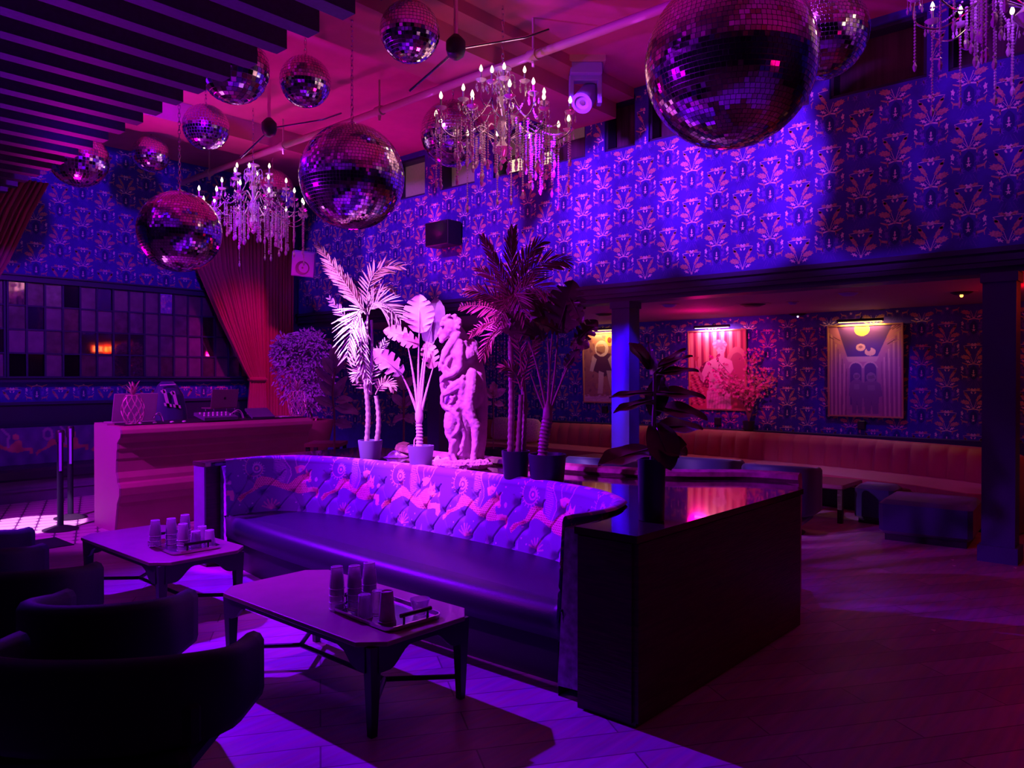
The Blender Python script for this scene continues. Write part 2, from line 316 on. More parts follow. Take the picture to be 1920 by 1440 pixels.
# ------------------------------------------------------------------ raster prints
class Canvas:
    def __init__(s, w, h, W_, H_, bg):   # w,h in samples, W_,H_ in metres/units, origin bottom left
        s.x, s.y = np.meshgrid(np.linspace(0, W_, w), np.linspace(0, H_, h)); s.c = np.empty((h, w, 3)); s.c[:] = bg; s.w, s.h = w, h
    def put(s, mask, col, a=1.0): s.c[mask] = s.c[mask]*(1-a)+np.array(col)*a
    def mpoly(s, P):
        P = np.array(P, float); bx = (s.x >= P[:, 0].min()) & (s.x <= P[:, 0].max()) & (s.y >= P[:, 1].min()) & (s.y <= P[:, 1].max())
        ii = np.nonzero(bx); X = s.x[ii]; Y = s.y[ii]; ins = np.zeros(X.shape, bool); j = len(P)-1
        for i in range(len(P)):
            xi, yi = P[i]; xj, yj = P[j]
            if yi != yj:
                cnd = ((yi > Y) != (yj > Y)) & (X < (xj-xi)*(Y-yi)/(yj-yi)+xi); ins ^= cnd
            j = i
        m = np.zeros(s.x.shape, bool); m[ii[0][ins], ii[1][ins]] = True; return m
    def poly(s, P, col, a=1.0): m = s.mpoly(P); s.put(m, col, a); return m
    def mell(s, cx, cy, rx, ry, rot=0):
        c, q = math.cos(rot), math.sin(rot); X = s.x-cx; Y = s.y-cy
        return ((X*c+Y*q)/rx)**2+((-X*q+Y*c)/ry)**2 <= 1
    def ell(s, cx, cy, rx, ry, col, rot=0, a=1.0): s.put(s.mell(cx, cy, rx, ry, rot), col, a)
    def line(s, P, w, col, a=1.0):
        m = np.zeros(s.x.shape, bool)
        for (x0, y0), (x1, y1) in zip(P[:-1], P[1:]):
            dx, dy = x1-x0, y1-y0; L = dx*dx+dy*dy+1e-12
            bx = (s.x > min(x0, x1)-w) & (s.x < max(x0, x1)+w) & (s.y > min(y0, y1)-w) & (s.y < max(y0, y1)+w)
            ii = np.nonzero(bx); t = np.clip(((s.x[ii]-x0)*dx+(s.y[ii]-y0)*dy)/L, 0, 1)
            k = (s.x[ii]-x0-t*dx)**2+(s.y[ii]-y0-t*dy)**2 < (w/2)**2
            m[ii[0][k], ii[1][k]] = True
        s.put(m, col, a)
def grid_mesh(name, P, col, material, parent=None, smooth=True, loc=None):
    """P: (h,w,3) positions, col: (h,w,3) colours"""
    h, w = P.shape[:2]; me = bpy.data.meshes.new(name)
    idx = np.arange(h*w).reshape(h, w); q = np.stack([idx[:-1, :-1], idx[:-1, 1:], idx[1:, 1:], idx[1:, :-1]], -1).reshape(-1, 4)
    me.vertices.add(h*w); me.vertices.foreach_set('co', P.reshape(-1).astype(np.float32))
    me.loops.add(q.size); me.loops.foreach_set('vertex_index', q.reshape(-1).astype(np.int32))
    me.polygons.add(len(q)); me.polygons.foreach_set('loop_start', np.arange(0, q.size, 4, dtype=np.int32))
    me.polygons.foreach_set('use_smooth', np.full(len(q), smooth))
    me.update(calc_edges=True); me.validate()
    a = me.color_attributes.new('print', 'FLOAT_COLOR', 'POINT')
    a.data.foreach_set('color', np.concatenate([col.reshape(-1, 3), np.ones((h*w, 1))], 1).astype(np.float32).reshape(-1))
    me.materials.append(material); o = bpy.data.objects.new(name, me); C.objects.link(o)
    if parent: o.parent = parent
    if loc is not None: o.location = loc
    return o
# ------------------------------------------------------------------ wallpaper motif (units: metres, flower centre at origin, y up)
def jag(cx, cy, rx, ry, rot=0, n=14, j=0.15, seed=0):
    r_ = random.Random(seed); out = []
    for i in range(n):
        a = 2*PI*i/n; k = 1+(j if i % 2 else -j)*(0.6+0.8*r_.random()); x, y = rx*k*math.cos(a), ry*k*math.sin(a)
        out.append((cx+x*math.cos(rot)-y*math.sin(rot), cy+x*math.sin(rot)+y*math.cos(rot)))
    return out
def strip(x0, y0, x1, y1, w0, w1=None):
    w1 = w0 if w1 is None else w1; dx, dy = x1-x0, y1-y0; L = math.hypot(dx, dy); nx, ny = -dy/L, dx/L
    return [(x0-nx*w0/2, y0-ny*w0/2), (x1-nx*w1/2, y1-ny*w1/2), (x1+nx*w1/2, y1+ny*w1/2), (x0+nx*w0/2, y0+ny*w0/2)]
UNIT = []   # (material index, layer, polygon)
q = 1/1680.0
def U(mi, poly, lay=1, mirror=True):
    P = [(x*q, -y*q) for x, y in poly]; UNIT.append((mi, lay, P))
    if mirror: UNIT.append((mi, lay, [(-x, y) for x, y in P][::-1]))
U(4, jag(0, 600, 75, 150, n=12, j=0.05), 0, False)
U(1, jag(112, 150, 115, 30, math.atan2(-150, 95), 18, 0.16, 1)); U(1, jag(150, 85, 26, 22, 0, 8, 0.2, 8))
U(1, jag(152, 268, 88, 46, -0.25, 18, 0.14, 2))
U(2, strip(4, 400, 60, 235, 7)); U(2, strip(10, 400, 80, 300, 5)); U(2, jag(0, 400, 22, 26, 0, 8, .1), 1, False)
U(2, jag(34, 62, 14, 28, 0.5, 10, 0.05)); U(2, jag(24, 2, 26, 34, 0.4, 10, 0.15, 3)); U(2, strip(30, 10, 190, 22, 22, 4), 1)
U(1, jag(85, -12, 42, 26, -0.2, 12, 0.28, 4)); U(2, strip(190, 22, 170, 50, 8, 3))
for k in range(6): U(3, strip(70+9*k, -30, 60+22*k, -95+8*k, 4, 2))
U(2, jag(105, 362, 48, 24, -0.5, 12, 0.35, 5)); U(2, strip(8, 408, 110, 432, 20, 24)); U(1, strip(100, 432, 215, 385, 34, 16)); U(1, strip(112, 432, 105, 490, 24, 12))
U(2, jag(212, 505, 24, 46, 0.1, 10, 0.25, 6)); U(2, strip(228, 585, 190, 615, 14, 8)); U(2, strip(222, 560, 232, 600, 8))
U(3, jag(120, 590, 30, 70, 0.2, 12, 0.45, 7)); U(3, jag(95, 735, 45, 42, 0, 14, 0.5, 9)); U(3, jag(140, 500, 22, 34, 0, 10, 0.4, 10))
U(2, jag(0, 562, 13, 26, 0, 8, .1), 1, False); U(2, jag(0, 600, 20, 16, 0, 8, .1), 1, False); U(2, jag(0, 652, 30, 30, PI/2/5, 10, 0.42), 1, False)
U(1, strip(100, 700, 205, 680, 40, 34)); U(1, strip(200, 680, 232, 632, 26, 12)); U(1, strip(205, 685, 212, 745, 14, 8)); U(1, strip(108, 705, 98, 750, 14, 8))
U(3, strip(20, 800, 50, 880, 5)); U(3, strip(60, 800, 110, 900, 5)); U(3, strip(250, 120, 280, 60, 5)); U(3, strip(250, 650, 290, 700, 5))
def wallpaper(mb, origin, ax, n, u0, u1, z0, z1, holes=(), du=0.30, dz=0.575):
    """ax: direction of growing u along the wall, n: normal to the room"""
    o = Vector(origin); ax = Vector(ax); n = Vector(n)
    i0 = int(math.floor(u0/du))-1; i1 = int(math.ceil(u1/du))+1
    flip = Vector((0, 0, 1)).cross(n).dot(ax) < 0
    for i in range(i0, i1+1):
        for k in range(int(z0/dz)-2, int(z1/dz)+3):
            cu = i*du; cz = k*dz+(dz/2 if i % 2 else 0)
            for mi, lay, P in UNIT:
                us = [cu+p[0] for p in P]; zs = [cz+p[1] for p in P]
                if min(us) < u0 or max(us) > u1 or min(zs) < z0 or max(zs) > z1: continue
                if any(not (max(us) < a or min(us) > b or max(zs) < c or min(zs) > d) for a, b, c, d in holes): continue
                vs = [o+ax*u_+Vector((0, 0, z_))+n*(0.0012+0.0008*lay) for u_, z_ in zip(us, zs)]
                f = tuple(range(len(vs))); mb.add(vs, [f[::-1] if not flip else f], mi)
PAPER = [M['paper'], M['p_pink'], M['p_light'], M['p_dim'], M['p_dark']]
# =================================================================== SETTING
XS, XB, YF, ZC, ZA = 7.75, 11.2, 12.0, 5.0, 2.53
# floor
b = MB(); b.box((-3.2, -4.2, -0.1), (12.0, 8.0, 0.0), 0); b.box((-3.2, 8.0, -0.1), (12.0, 12.2, 0.0), 1)
struct(b.build('floor', [M['floor'], M['tile']]))
# ceiling with dropped beams
b = MB(); b.box((-3.2, -4.2, ZC), (XS+0.3, 12.2, ZC+0.15))
for y0, y1, dz in ((5.2, 6.0, 0.30), (9.4, 10.1, 0.26), (0.2, 0.9, 0.3)): b.box((-3.0, y0, ZC-dz), (XS-0.01, y1, ZC-0.001))
b.box((-3.0, 6.0, ZC-0.10), (XS-0.01, 6.25, ZC-0.001)); b.box((-3.0, 4.95, ZC-0.12), (XS-0.01, 5.2, ZC-0.001))
struct(b.build('ceiling', M['ceil']))
b = MB(); b.box((XS+0.02, -4.2, ZA), (XB+0.2, 12.2, ZA+0.12)); struct(b.build('ceiling_alcove', M['ceil_low']))
# long papered wall above the alcove, with clerestory windows
WZ0, WZ1 = 4.33, 4.93
wins = [(740, 797), (826, 890), (925, 1097), (1133, 1190), (1215, 1515), (1553, 1735), (1775, 1960)]
WY = []
for a, c in wins: WY.append((onX(c, 200, XS).y, onX(a, 200, XS).y))
b = MB(); b.box((XS, -4.2, 2.70), (XS+0.3, 12.2, WZ0)); b.box((XS, -4.2, WZ1), (XS+0.3, 12.2, ZC))
edges = sorted(WY); cur = -4.2
for y0, y1 in edges: b.box((XS, cur, WZ0), (XS+0.3, y0, WZ1)); cur = y1
b.box((XS, cur, WZ0), (XS+0.3, 12.2, WZ1))
wallpaper(b, (XS, 0, 0.12), (0, 1, 0), (-1, 0, 0), -1.5, 11.95, 2.62, ZC-0.16, [(y0-0.01, y1+0.01, WZ0-0.13, WZ1) for y0, y1 in WY])
struct(b.build('wall_right', PAPER))
for i, (y0, y1) in enumerate(WY):
    e = MB(); f = 0.035
    for (a0, a1, c0, c1) in ((y0, y1, WZ0, WZ0+f), (y0, y1, WZ1-f, WZ1), (y0, y0+f, WZ0+f, WZ1-f), (y1-f, y1, WZ0+f, WZ1-f)): e.box((XS+0.03, a0+.002, c0+.002), (XS+0.2, a1-.002, c1-.002))
    w_ = struct(e.build('window_%d' % (i+1), M['paint_dark']))
    zs = WZ0+(0.0 if i < 2 else 0.33)
    e = MB()
    if i < 3: e.box((XS+0.20, y0, max(zs, WZ0)), (XS+0.22, y1, WZ1)); e.build('window_pane', M['frost'], w_)
    e = MB(); e.box((XS+0.23, y0, WZ0), (XS+0.25, y1, WZ1)); e.build('window_blind', M['drape_dark'], w_)
    if i == 2:
        for pa, pb, qa, qb in ((955, 984, 296, 328), (1017, 1034, 285, 315)):
            A_ = onX(pa, qb, XS+.18); B_ = onX(pb, qa, XS+.18)
            e = MB(); e.box((XS+0.17, B_.y, max(A_.z, WZ0+.03)), (XS+0.19, A_.y, max(B_.z, WZ0+.2))); e.build('lit_vent', M['pane_lit'], w_)
# beam with stepped molding
b = MB(); b.box((XS-0.02, -4.2, 2.56), (XS+0.32, 12.0, 2.70)); b.box((XS-0.05, -4.2, 2.675), (XS-0.02, 12.0, 2.72)); b.box((XS-0.045, -4.2, 2.55), (XS-0.02, 12.0, 2.585)); b.box((XS-0.03, -4.2, 2.60), (XS-0.02, 12.0, 2.655))
b.box((XS, -4.2, 2.50), (XS+0.30, 12.0, 2.56))
struct(b.build('trim_1', M['molding']))
for i, yc in enumerate((1.26, 5.13, 8.42)):
    b = MB(); b.box((XS-0.02, yc-0.125, 0), (XS+0.2, yc+0.125, 2.5)); b.box((XS-0.05, yc-0.15, 0), (XS+0.23, yc+0.15, 0.14)); b.box((XS-0.04, yc-0.14, 2.42), (XS+0.22, yc+0.14, 2.5))
    tag(b.build('column', M['column'], loc=(0, 0, 0)), ['square navy column at the open end of the alcove, beside the side counter', 'square column lit bright blue behind the potted fiddle plant', 'dark blue square column standing behind the statue'][i], 'column', 'columns under the beam')
# alcove back wall
b = MB(); b.box((XB, -4.2, 0), (XB+0.2, 12.2, ZA+.1)); wallpaper(b, (XB, 0, 0), (0, 1, 0), (-1, 0, 0), 1.4, 11.9, 0.6, ZA-0.01); struct(b.build('wall_back', PAPER))
# far wall
b = MB(); b.box((-3.2, YF, 0), (12.0, YF+0.2, ZC+.1)); wallpaper(b, (0, YF, 0), (1, 0, 0), (0, -1, 0), 1.2, 7.6, 2.98, ZC-0.01); wallpaper(b, (0, YF, 0), (1, 0, 0), (0, -1, 0), 2.0, 7.0, 1.26, 1.53)
wallpaper(b, (0, YF, 0), (1, 0, 0), (0, -1, 0), 8.0, 11.1, 0.6, ZA-0.01); struct(b.build('wall_far', PAPER))
b = MB(); b.box((-3.4, -4.2, 0), (-3.2, 12.2, ZC+.1)); struct(b.build('wall_left', M['paint_dark']))
b = MB(); b.box((-3.2, -4.4, 0), (12.0, -4.2, ZC+.1)); struct(b.build('wall_front', M['paint_dark']))
b = MB(); b.box((-1, YF-0.10, 2.90), (7.2, YF, 2.98)); b.box((-1, YF-0.13, 2.975), (7.2, YF, 2.995)); struct(b.build('trim_2', M['molding']))
b = MB(); b.box((-1, YF-0.10, 1.53), (7.0, YF, 1.60)); b.box((-1, YF-0.13, 1.585), (7.0, YF, 1.602)); b.box((-1, YF-0.08, 1.22), (7.0, YF, 1.26)); struct(b.build('trim_3', M['molding']))
b = MB(); b.box((-1, YF-0.05, 0.9), (7.0, YF, 1.22)); struct(b.build('trim_4', M['paint_dark']))
# antique mirror grid
MIRR = [mat('antique_mirror_clear', (0.55, 0.38, 0.55), 0.035, 0.95), mat('antique_mirror_smoked', (0.20, 0.11, 0.24), 0.28, 0.8, vary=0.3, vscale=9), mat('antique_mirror_dark', (0.10, 0.06, 0.12), 0.08, 0.9), mat('antique_mirror_hazy', (0.24, 0.13, 0.28), 0.40, 0.6, vary=0.2, vscale=6)]
def mirror_panel(x0, nx, label):
    t = thing('mirror', label, 'mirror', (x0, YF-0.02, 1.60), 0, 'gridded mirrors over the long bench')
    tw, th = 0.2255, 0.325; g = MB(); r_ = random.Random(int(x0*10)); tl = MB()
    for i in range(nx+1): g.box((i*tw-0.013, -0.045, 0), (i*tw+0.013, 0, 4*th))
    for k in range(5): g.box((-0.013, -0.04, k*th-0.011 if k else 0), (nx*tw+0.013, -0.001, k*th+0.011 if k < 4 else 4*th))
    for i in range(nx):
        for k in range(4):
            a, c = r_.gauss(0, 0.003), r_.gauss(0, 0.003); xa, xb, za, zb = i*tw+.008, (i+1)*tw-.008, k*th+.008, (k+1)*th-.008
            mi = r_.choice([3, 3, 1, 3, 1, 0, 3]);
            if (k == 3 and i in (3, 5)) or (k == 0 and i in (0, 1, 3)): mi = 2
            if k == 1 and i in (4, 5, 6, 7): mi = 0; a = c = 0
            ys = [-0.02+dx*a+dz*c for dx, dz in ((-1, -1), (1, -1), (1, 1), (-1, 1))]
            tl.add([(xa, ys[0], za), (xb, ys[1], za), (xb, ys[2], zb), (xa, ys[3], zb)], [(0, 1, 2, 3)], mi)
    g.build('grid_frame', M['molding'], t); tl.build('mirror_tiles', MIRR, t); return t
mirror_panel(3.24, 17, 'wide antique mirror of small smoked tiles on the far wall between the curtains')
mirror_panel(1.40, 8, 'narrow slice of tiled mirror at the very edge under the draped curtain')
# exit sign under the alcove soffit
t = thing('exit_sign', 'red glowing EXIT sign hanging near the alcove opening, seen in the tiled mirror', 'sign', (8.9, 0.0, 2.32))
b = MB(); b.box((-0.32, -0.03, 0), (0.32, 0.03, 0.20)); b.build('housing', M['exitbox'], t)
def letters(txt, h, w, th, gap, depth, M4):
    """block letters; M4 maps (x right, y up, z out)"""
    mb = MB(); x = 0
    def st(x0, y0, x1, y1):
        d = Vector((x1-x0, y1-y0, 0)); c = Vector(((x0+x1)/2, (y0+y1)/2, 0)); L = d.length/2; d.normalize(); n = Vector((-d.y, d.x, 0))
        vs = [c+d*(i*L)+n*(j*th/2)+Vector((0, 0, k*depth)) for k in (0, 1) for i, j in ((-1, -1), (1, -1), (1, 1), (-1, 1))]
        mb.add([M4 @ v for v in vs], [(0, 3, 2, 1), (4, 5, 6, 7), (0, 1, 5, 4), (1, 2, 6, 5), (2, 3, 7, 6), (3, 0, 4, 7)])
    H = th/2
    for ch in txt:
        if ch == 'E':
            st(x+H, 0, x+H, h)
            for yy in (H, h/2, h-H): st(x, yy, x+w, yy)
        if ch == 'X': st(x+H, 0, x+w-H, h); st(x+w-H, 0, x+H, h)
        if ch == 'I': st(x+w/2, 0, x+w/2, h)
        if ch == 'T': st(x, h-H, x+w, h-H); st(x+w/2, 0, x+w/2, h)
        if ch == '1': st(x+w/2, 0, x+w/2, h); st(x+w*.1, h-th*1.1, x+w/2, h-H); st(x+w*.05, H, x+w*.95, H)
        x += w+gap
    return mb
R4 = Matrix(((1, 0, 0, -0.27), (0, 0, 1, 0.03), (0, 1, 0, 0.03), (0, 0, 0, 1)))
letters('EXIT', 0.14, 0.11, 0.028, 0.033, 0.006, R4).build('lettering', M['exitred'], t)
b = MB(); b.tube([(0, 0, 0.2), (0, 0, 0.21)], 0.02); b.build('bracket', M['black'], t)
point('exit_glow', (8.9, 0.3, 2.40), (1, 0.02, 0.0), 7, 0.08)
# curtains
def curtain(name, label, cols, folds, amp, y0, mat_=M['curtain'], nrow=26):
    """cols: rows of (z, xleft, xright)"""
    xs0 = min(c[1] for c in cols); base = Vector((xs0, y0, cols[-1][0])); n = folds*10; zs = [c[0] for c in cols]; b_ = MB(); rings = []
    for r_ in range(nrow*len(cols)):
        f = r_/(nrow*len(cols)-1)*(len(cols)-1); i = min(int(f), len(cols)-2); g = f-i; g2 = g
        z = cols[i][0]*(1-g)+cols[i+1][0]*g; xl = cols[i][1]*(1-g2)+cols[i+1][1]*g2; xr = cols[i][2]*(1-g2)+cols[i+1][2]*g2
        row = []
        for k in range(n+1):
            u = k/n; ph = u*folds*2*PI; a = amp*min(1, (xr-xl)/folds/0.06)
            x = xl+(xr-xl)*u; y = a*(math.sin(ph)+0.35*math.sin(2.3*ph+1)+0.25*math.sin(0.37*ph+f))
            row.append((x-base.x, y, z-base.z))
        rings.append(row)
    b_.loft(rings, 0, cap=False, closed=False)
    t = thing(name, label, 'curtain', base)
    o = b_.build('curtain_panel', mat_, t, smooth='full'); sm = o.modifiers.new('thick', 'SOLIDIFY'); sm.thickness = 0.008
    return t
YC = YF-0.45
cz = lambda px, py: onY(px, py, YC)
P = cz
rows = [(4.35, P(352, 400).x, P(492, 400).x), (P(370, 500).z, P(370, 500).x, P(492, 500).x), (P(410, 600).z, P(412, 600).x, P(492, 600).x), (P(455, 690).z, P(455, 690).x, P(494, 690).x), (1.55, P(468, 720).x, P(497, 720).x), (0.5, P(458, 800).x, P(500, 800).x), (0.02, P(455, 860).x, P(502, 860).x)]
t1 = curtain('curtain', 'red velvet curtain pulled back to a gathered knot beside the mirror', rows, 17, 0.055, YC)
b = MB(); bx = t1.location; b.box((P(466, 715).x-bx.x, -0.07, 1.52-bx.z), (P(499, 715).x-bx.x, 0.07, 1.60-bx.z), bev=0.03); b.build('tieback', M['curtain'], t1)
curtain('curtain', 'straight hanging red velvet curtain panel behind the leafy violet tree', [(4.35, P(494, 400).x, P(560, 400).x), (0.02, P(494, 800).x, P(556, 800).x)], 11, 0.05, YC+0.17)
PL = lambda px, py: onY(px, py, YC)
curtain('curtain', 'red velvet curtain draped down from under the slatted canopy', [(4.2, PL(0, 350).x-.5, PL(92, 350).x), (PL(60, 400).z, PL(0, 400).x-.7, PL(62, 400).x), (PL(20, 490).z, PL(-40, 490).x-.6, PL(18, 490).x), (2.2, PL(-120, 600).x-.4, PL(-60, 600).x), (1.5, PL(-160, 700).x-.2, PL(-120, 700).x), (0.02, PL(-170, 800).x-.3, PL(-120, 800).x)], 16, 0.035, YC)
# slatted canopy
XE, ZS, SP = 2.74, 3.70, 0.357
t = thing('slatted_canopy', 'black slatted ceiling canopy of parallel fins over the armchairs', 'canopy', (XE, 7.6, ZS))
b = MB(); b.box((-5.6, -8.0, 0.16), (-5.4, 4.0, 0.24)); b.box((-2.2, -8.0, 0.16), (-2.05, 4.0, 0.24)); b.build('carrier_rail', M['slat'], t)
for k in range(28):
    y = 2.632-7.6+k*SP
    if y > 3.5: break
    b = MB(); b.box((-5.9, y-0.06, 0), (0, y+0.06, 0.17)); b.build('slat', M['slat'], t)
for rx in (-5.5, -2.1):
    for ry in (-3, 0, 3): b = MB(); b.tube([(rx, ry, 0.2), (rx, ry, ZC-ZS)], 0.012, 6); b.build('hanger_rod', M['slat'], t)
# ceiling pipe
t = thing('ceiling_pipe', 'long painted sprinkler pipe crossing the magenta ceiling', 'pipe', (5.60, 6, 4.645))
b = MB(); b.tube([(0, -8, 0), (0, 5.9, 0)], 0.04, 12); b.build('pipe', M['pipe'], t, smooth=True)
for yy in (-3.35, -1.3, 1.0, 3.0, 5.0): b = MB(); b.tube([(0, yy-.05, 0), (0, yy+.05, 0)], 0.055, 12); b.tube([(0, yy, 0.04), (0, yy, 0.354 if not -.81 < yy < .26 else .05)], 0.012, 8); b.tube([(0, yy, -0.05), (0, yy, -0.11)], [0.02, 0.012], 8); b.build('pipe_coupling', M['pipe'], t, smooth=True)
b = MB(); b.tube(catmull([(0, -3.75, 0), (-0.05, -3.78, 0.05), (-0.08, -3.85, 0.09), (-0.08, -4.1, 0.1), (-0.08, -6.8, 0.1)], 5), 0.03, 10); b.build('branch_pipe', M['pipe'], t, smooth=True)
# =================================================================== MIRROR BALLS
def ball_mesh(rows, seed):
    r_ = random.Random(seed); core = MB(); core.ball((0, 0, 0), 0.985, 40, 24); tl = MB()
    for i in range(rows):
        t0 = PI*i/rows; t1 = PI*(i+1)/rows; tm = (t0+t1)/2; n = max(5, int(round(2*PI*math.sin(tm)/(PI/rows)))); off = r_.random()*6
        for k in range(n):
            a0 = off+2*PI*(k+0.06)/n; a1 = off+2*PI*(k+0.94)/n; e = (t1-t0)*0.06; J = [r_.gauss(0, 0.00022*25/rows*4) for _ in range(2)]
            vs = []
            for (tt, aa, s1, s2) in ((t0+e, a0, -1, -1), (t0+e, a1, -1, 1), (t1-e, a1, 1, 1), (t1-e, a0, 1, -1)):
                rr = 1.0+s1*J[0]+s2*J[1]; vs.append((rr*math.sin(tt)*math.cos(aa), rr*math.sin(tt)*math.sin(aa), rr*math.cos(tt)))
            tl.add(vs, [(3, 2, 1, 0)])
    return core, tl
def chain_mb(z0, z1, link=0.05):
    b_ = MB(); z = z0; k = 0
    while z < z1:
        a = (math.cos(k*PI/2), math.sin(k*PI/2)); e = min(z+link, z1+0.0); r_ = 0.012
        P_ = [(a[0]*r_*math.cos(q_), a[1]*r_*math.cos(q_), (z+e)/2+(e-z)*0.6*math.sin(q_)) for q_ in [2*PI*i/8 for i in range(9)]]
        b_.tube(P_, 0.0035, 4, cap=False); z += link*0.85; k += 1
    return b_
def make_ball(rows, seed, label, loc, R, chain=True):
    t = thing('mirror_ball', label, 'mirror ball', loc, random.random()*6, 'mirror balls hung from the ceiling')
    core, tl = ball_mesh(rows, seed)
    a = core.build('core', M['ballcore'], t, smooth='full'); c = tl.build('mirror_tiles', M['ballmirror'], t)
    e = MB(); e.lathe([(0.09, 0.96), (0.09, 1.03), (0.03, 1.06), (0.012, 1.12), (0.001, 1.13)], n=16); d = e.build('hanger_cap', M['chrome'], t, smooth=True)
    for o in (a, c, d): o.scale = (R,)*3
    add_chain(t, loc, R); return t
def add_chain(t, loc, R):
    top = ZC-loc[2]
    if 5.2-0 < loc[1] < 6.0: top -= 0.3
    e = chain_mb(R*1.1, top, 0.05); e.build('hanging_chain', M['chrome'], t)
BALLS = [
 (661, 333, 97, 6.7, 50, 'large mirror ball hanging between the two lit chandeliers'),
 (338, 435, 75, 8.0, 44, 'mirror ball just beside the smaller chandelier, low against the papered wall'),
 (1367, 120, 157, 4.15, 54, 'biggest mirror ball, close up before the papered wall'),
 (1540, 66, 82, 6.0, 36, 'shadowed mirror ball half hidden behind the biggest one'),
 (769, 63, 56, 6.4, 26, 'mirror ball high up near the top of the magenta ceiling beam'),
 (574, 155, 47, 7.4, 24, 'small dark mirror ball hanging alone below the end of the slatted canopy'),
 (440, 130, 65, 7.0, 22, 'mirror ball partly hidden by the steps of the slatted canopy'),
 (388, 240, 42, 9.0, 24, 'small mirror ball over the gap between canopy and chandelier chain'),
 (285, 290, 33, 10.0, 22, 'smallest mirror ball, dim before the far papered wall'),
 (150, 300, 52, 9.0, 28, 'mirror ball beside the tops of the draped curtain, cut by canopy fins'),
 (512, 360, 41, 11.0, 28, 'mirror ball showing behind the smaller chandelier'),
 (850, 252, 61, 9.0, 36, 'mirror ball showing behind the bigger chandelier and its drops')]
for i, (px, py, rp, t_, rows_, lab) in enumerate(BALLS):
    p = at(px, py, t=t_); make_ball(rows_, i, lab, tuple(p), rp*t_/FPX)
